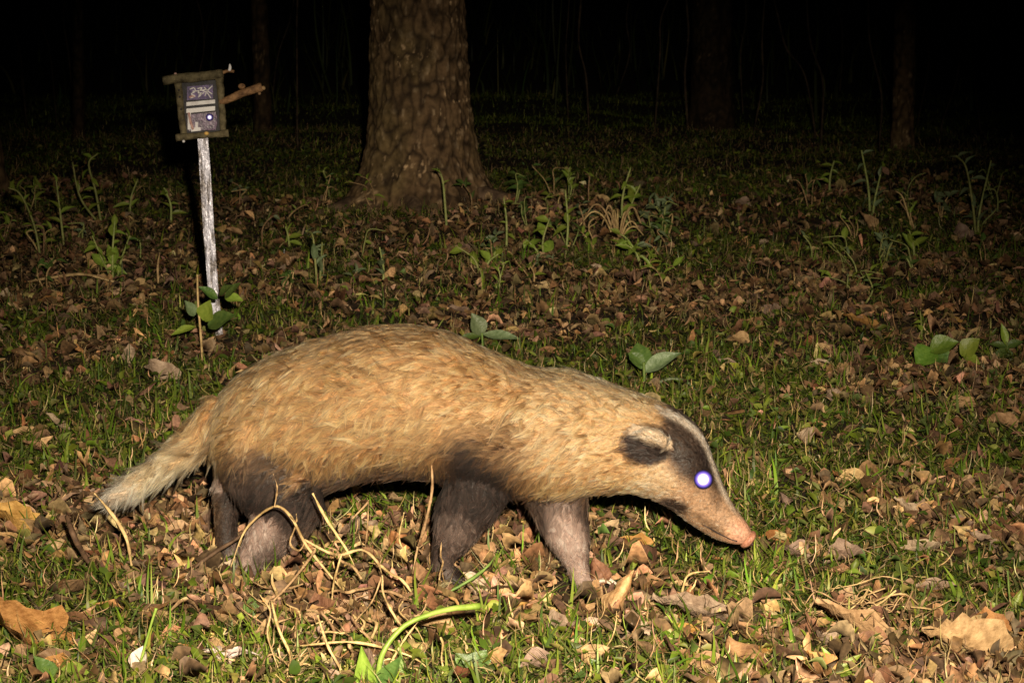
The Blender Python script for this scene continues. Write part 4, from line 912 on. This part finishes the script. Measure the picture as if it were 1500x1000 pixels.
def direction(N, f, ang, dl):
    D = np.column_stack([f[:, 0], np.zeros(len(f)), -f[:, 1]])
    # on surfaces facing up or down hair still runs backwards
    T = D - (D * N).sum(1)[:, None] * N; T /= np.linalg.norm(T, axis=1)[:, None] + 1e-6
    Bn = np.cross(N, T); T = T * np.cos(ang)[:, None] + Bn * np.sin(ang)[:, None]
    lift = np.clip(f[:, 3] + dl, 0.08, 0.8)
    E = T + N * lift[:, None]; return E / np.linalg.norm(E, axis=1)[:, None], T
Dc, Tc = direction(Nc, fc, cl_ang, cl_lift); Lc = fc[:, 2] * 0.001 * cl_len
Dh, Th_ = direction(Nh, fh, cl_ang[ci] + RNG.normal(0, 0.12, NH), cl_lift[ci] + RNG.normal(0, 0.06, NH))
Lh = fh[:, 2] * 0.00082 * cl_len[ci] * RNG.uniform(0.6, 1.12, NH)
K = 6; tt = np.linspace(0, 1, K)
pts = np.zeros((NH, K, 3)); root_dir = Dh; lay = Th_ - 0.10 * Nh
grav = np.array([0, 0, -1.0])
for q, t in enumerate(tt):
    d = root_dir * (1 - 0.45 * t) + lay * 0.45 * t + grav * 0.12 * t
    own = Ph + d * (Lh * t)[:, None]
    dcl = Dc[ci] * (1 - 0.45 * t) + (Tc[ci] - 0.10 * Nc[ci]) * 0.45 * t + grav * 0.12 * t
    tgt = Pc[ci] + dcl * (Lh * t)[:, None]
    kcl = 0.90 * t ** 1.1
    pts[:, q] = own * (1 - kcl) + tgt * kcl
xh, yh = body_px(Ph)
UPN = Nh[:, 2]
hc = fur_colour(Ph)
hc = hc * (cl_val[ci] * np.exp(RNG.normal(0, 0.22, NH)))[:, None]
keep = (blob(xh, yh, 1096, 786, 22, 20, 0.8, 0.3) < 0.5)
eye_p = px(1030, 702, 3.85)
ex, ey = project(Ph); keep &= ((ex - 1030) ** 2 + (ey - 702) ** 2 > 12 ** 2) | (Nh[:, 1] > 0)
pts, hc, Lh = pts[keep], hc[keep], Lh[keep]; NH = len(pts)
fur = bpy.data.hair_curves.new('fur'); fur.add_curves([K] * NH)
fur.attributes['position'].data.foreach_set('vector', (pts - ctr).astype(np.float32).ravel())
rad0 = np.clip(0.00015 + 0.009 * Lh, 0.00014, 0.00031)
ra = fur.attributes.get('radius') or fur.attributes.new('radius', 'FLOAT', 'POINT')
ra.data.foreach_set('value', (rad0[:, None] * (1 - 0.85 * tt ** 1.5)[None]).astype(np.float32).ravel())
longf = sstep(0.008, 0.024, Lh)[:, None, None]
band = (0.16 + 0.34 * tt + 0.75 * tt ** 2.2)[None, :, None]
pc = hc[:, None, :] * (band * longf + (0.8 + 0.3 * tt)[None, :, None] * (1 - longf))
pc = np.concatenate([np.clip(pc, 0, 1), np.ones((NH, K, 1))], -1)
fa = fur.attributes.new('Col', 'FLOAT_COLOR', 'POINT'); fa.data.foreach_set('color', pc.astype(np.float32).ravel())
m, n_, out = new_mat('badger_fur')
at = n_.nodes.new('ShaderNodeAttribute'); at.attribute_name = 'Col'
hb = n_.nodes.new('ShaderNodeBsdfHairPrincipled'); hb.model = 'CHIANG'; hb.parametrization = 'COLOR'
hb.inputs['Roughness'].default_value = 0.6; hb.inputs['Radial Roughness'].default_value = 0.75; hb.inputs['Coat'].default_value = 0.0; hb.inputs['IOR'].default_value = 1.32
n_.links.new(at.outputs['Color'], hb.inputs['Color']); n_.links.new(hb.outputs[0], out.inputs[0])
M['fur'] = m
fo = bpy.data.objects.new('fur', fur); COL.objects.link(fo); fur.materials.append(m); fo.parent = badger

# eye: dark lids and a mirror-like disc throwing the flash back, violet glow painted on
ROOT = -ctr
dgl = badger
def surf_y(x, y):
    """nearest body surface toward the camera at a pixel"""
    d = ray(x, y); d /= np.linalg.norm(d); o_ = np.array([0, 0, H]) - ctr
    hit, loc, nrm, ix = badger.ray_cast(Vector(o_), Vector(d))
    return (np.array(loc) + ctr, np.array(nrm)) if hit else (px(x, y, YC(x)), np.array([0, -1, 0]))
bpy.context.view_layer.update()
pe, ne = surf_y(1030, 702)
tocam = np.array([0, 0, H]) - pe; tocam /= np.linalg.norm(tocam); tofl = np.array(FLASH) - pe; tofl /= np.linalg.norm(tofl)
hv = tocam + tofl; hv /= np.linalg.norm(hv)
def disc_dome(name, c, r, bulge, mat, parent, axis, nr=6, ns=24, r0=0.0):
    ax = Vector(axis); xq = ax.orthogonal().normalized(); yq = ax.cross(xq)
    V = []; 
    for a in range(nr + 1):
        rr = r0 + (r - r0) * a / nr
        for b_ in range(ns):
            p = Vector(c) + (xq * math.cos(b_ * 2 * math.pi / ns) + yq * math.sin(b_ * 2 * math.pi / ns)) * rr + ax * bulge * (1 - (rr / r) ** 2); V.append(p)
    Q = [(a * ns + b_, (a + 1) * ns + b_, (a + 1) * ns + (b_ + 1) % ns, a * ns + (b_ + 1) % ns) for a in range(nr) for b_ in range(ns)]
    return obj(name, mesh_np(name, V, Q), mat, parent)
def eye_disc(name, c, r, parent, axis, stops, mat):
    o = disc_dome(name, c, r, 0.0006, mat, parent, axis, nr=14, ns=32)
    me = o.data; col = np.ones((len(me.vertices), 4), np.float32)
    rr = np.repeat(np.arange(15) / 14.0, 32)
    for ch in range(3): col[:, ch] = np.interp(rr, [q[0] for q in stops], [q[1][ch] for q in stops])
    me.color_attributes.new('Col', 'FLOAT_COLOR', 'POINT').data.foreach_set('color', col.ravel()); return o
GLOW_STOPS = [(0, (0.9, 0.9, 1)), (0.34, (0.45, 0.45, 0.7)), (0.50, (0.12, 0.115, 0.26)), (0.62, (0.040, 0.032, 0.14)), (0.78, (0.014, 0.010, 0.07)), (0.92, (0.004, 0.003, 0.02)), (1.0, (0.001, 0.001, 0.004))]  # white core and violet halo of the shine, put into the colour
def eye_mat(name, col, rough):
    m, n, out = new_mat(name); g_ = n.nodes.new('ShaderNodeBsdfPrincipled'); g_.inputs['Base Color'].default_value = (*col, 1); g_.inputs['Metallic'].default_value = 1.0; g_.inputs['Roughness'].default_value = rough
    n.links.new(g_.outputs[0], out.inputs[0]); return m
M['eye_dark'] = noise_mat('eye_lid', (0.01, 0.008, 0.008), (0.03, 0.02, 0.02), 50, 0.35, 0)
M['tapetum'] = eye_mat('tapetum', (0.95, 0.95, 1.0), 0.45)
tn = M['tapetum'].node_tree; ta = tn.nodes.new('ShaderNodeAttribute'); ta.attribute_name = 'Col'
tn.links.new(ta.outputs['Color'], [q for q in tn.nodes if q.type == 'BSDF_PRINCIPLED'][0].inputs['Base Color'])
er = ellipsoid('eye', pe + hv * 0.001 - ctr, (0.0145, 0.0080, 0.0140), 'eye_dark', badger, 20, 12)
eye_disc('eyeshine_disc', pe + hv * 0.0095 - ctr, 0.0128, er, hv, GLOW_STOPS, M['tapetum'])
# mouth line along the lower jaw
ml = []
for x, y in ((1080, 794), (1070, 791), (1060, 786), (1048, 780), (1038, 774), (1028, 769)):
    a_, b_ = surf_y(x, y - 2); ml.append(a_ + b_ * 0.0006 - ctr)
tube_obj('mouth', ml, [0.0010, 0.0008, 0.0009, 0.0010, 0.0008, 0.0003], M['eye_dark'], badger, ns=7, n=24)
# nose pad with nostrils
M['nose'] = noise_mat('nose_skin', (0.26, 0.105, 0.065), (0.46, 0.22, 0.14), 160, 0.42, 0.5, 400, spec=0.45)
M['nostril'] = noise_mat('nostril', (0.015, 0.006, 0.005), (0.04, 0.015, 0.012), 60, 0.6, 0)
cN = (px(1103, 779, YC(1095)) + px(1086, 798, YC(1095))) / 2 + np.array([0.0015, 0, -0.001])
axn = Vector((px(1103, 779, YC(1095)) - px(1086, 798, YC(1095)))).normalized()
Rn = Matrix.Rotation(math.atan2(axn.x, axn.z), 3, 'Y')
nb = ellipsoid('nose', cN - ctr, (0.0075, 0.0165, 0.0145), 'nose', badger, 20, 14, np.array(Rn))
for sy in (-1, 1): ellipsoid('nostril', cN + np.array([0.0045, sy * 0.0105, -0.0045]) - ctr, (0.0026, 0.0030, 0.0034), 'nostril', nb, 10, 8)
# claws
M['claw'] = noise_mat('claw', (0.42, 0.33, 0.26), (0.72, 0.62, 0.52), 80, 0.4, 0.1)
for (x, y, Y), nn in (((690, 853, 3.92), 4), ((884, 858, 3.922), 4), ((410, 854, 3.938), 4), ((372, 825, 4.054), 4)):
    p0 = px(x, y, Y) + np.array([0, 0, 0.006])
    for q in range(nn):
        oy = (q - (nn - 1) / 2) * 0.009
        base = p0 + np.array([-0.004 - 0.006 * abs(q - 1.5) / 1.5, oy, 0.002]) - ctr
        tube_obj('claw', [base, base + np.array([0.011, 0, 0.003]), base + np.array([0.025, 0, -0.005])], [0.0031, 0.0025, 0.0006], M['claw'], badger, ns=6, n=8)

# small round reflector on the sign, angled between flash and lens, glow painted in
pr = S(307, 172, -0.009) + SB; tc1 = np.array([0, 0, H]) - pr; tc1 /= np.linalg.norm(tc1); tf1 = np.array(FLASH) - pr; tf1 /= np.linalg.norm(tf1)
h1 = tc1 + tf1; h1 /= np.linalg.norm(h1)
eye_disc('reflector', S(307, 172, -0.009), 5.6 * k, pn, h1, GLOW_STOPS, M['tapetum'])
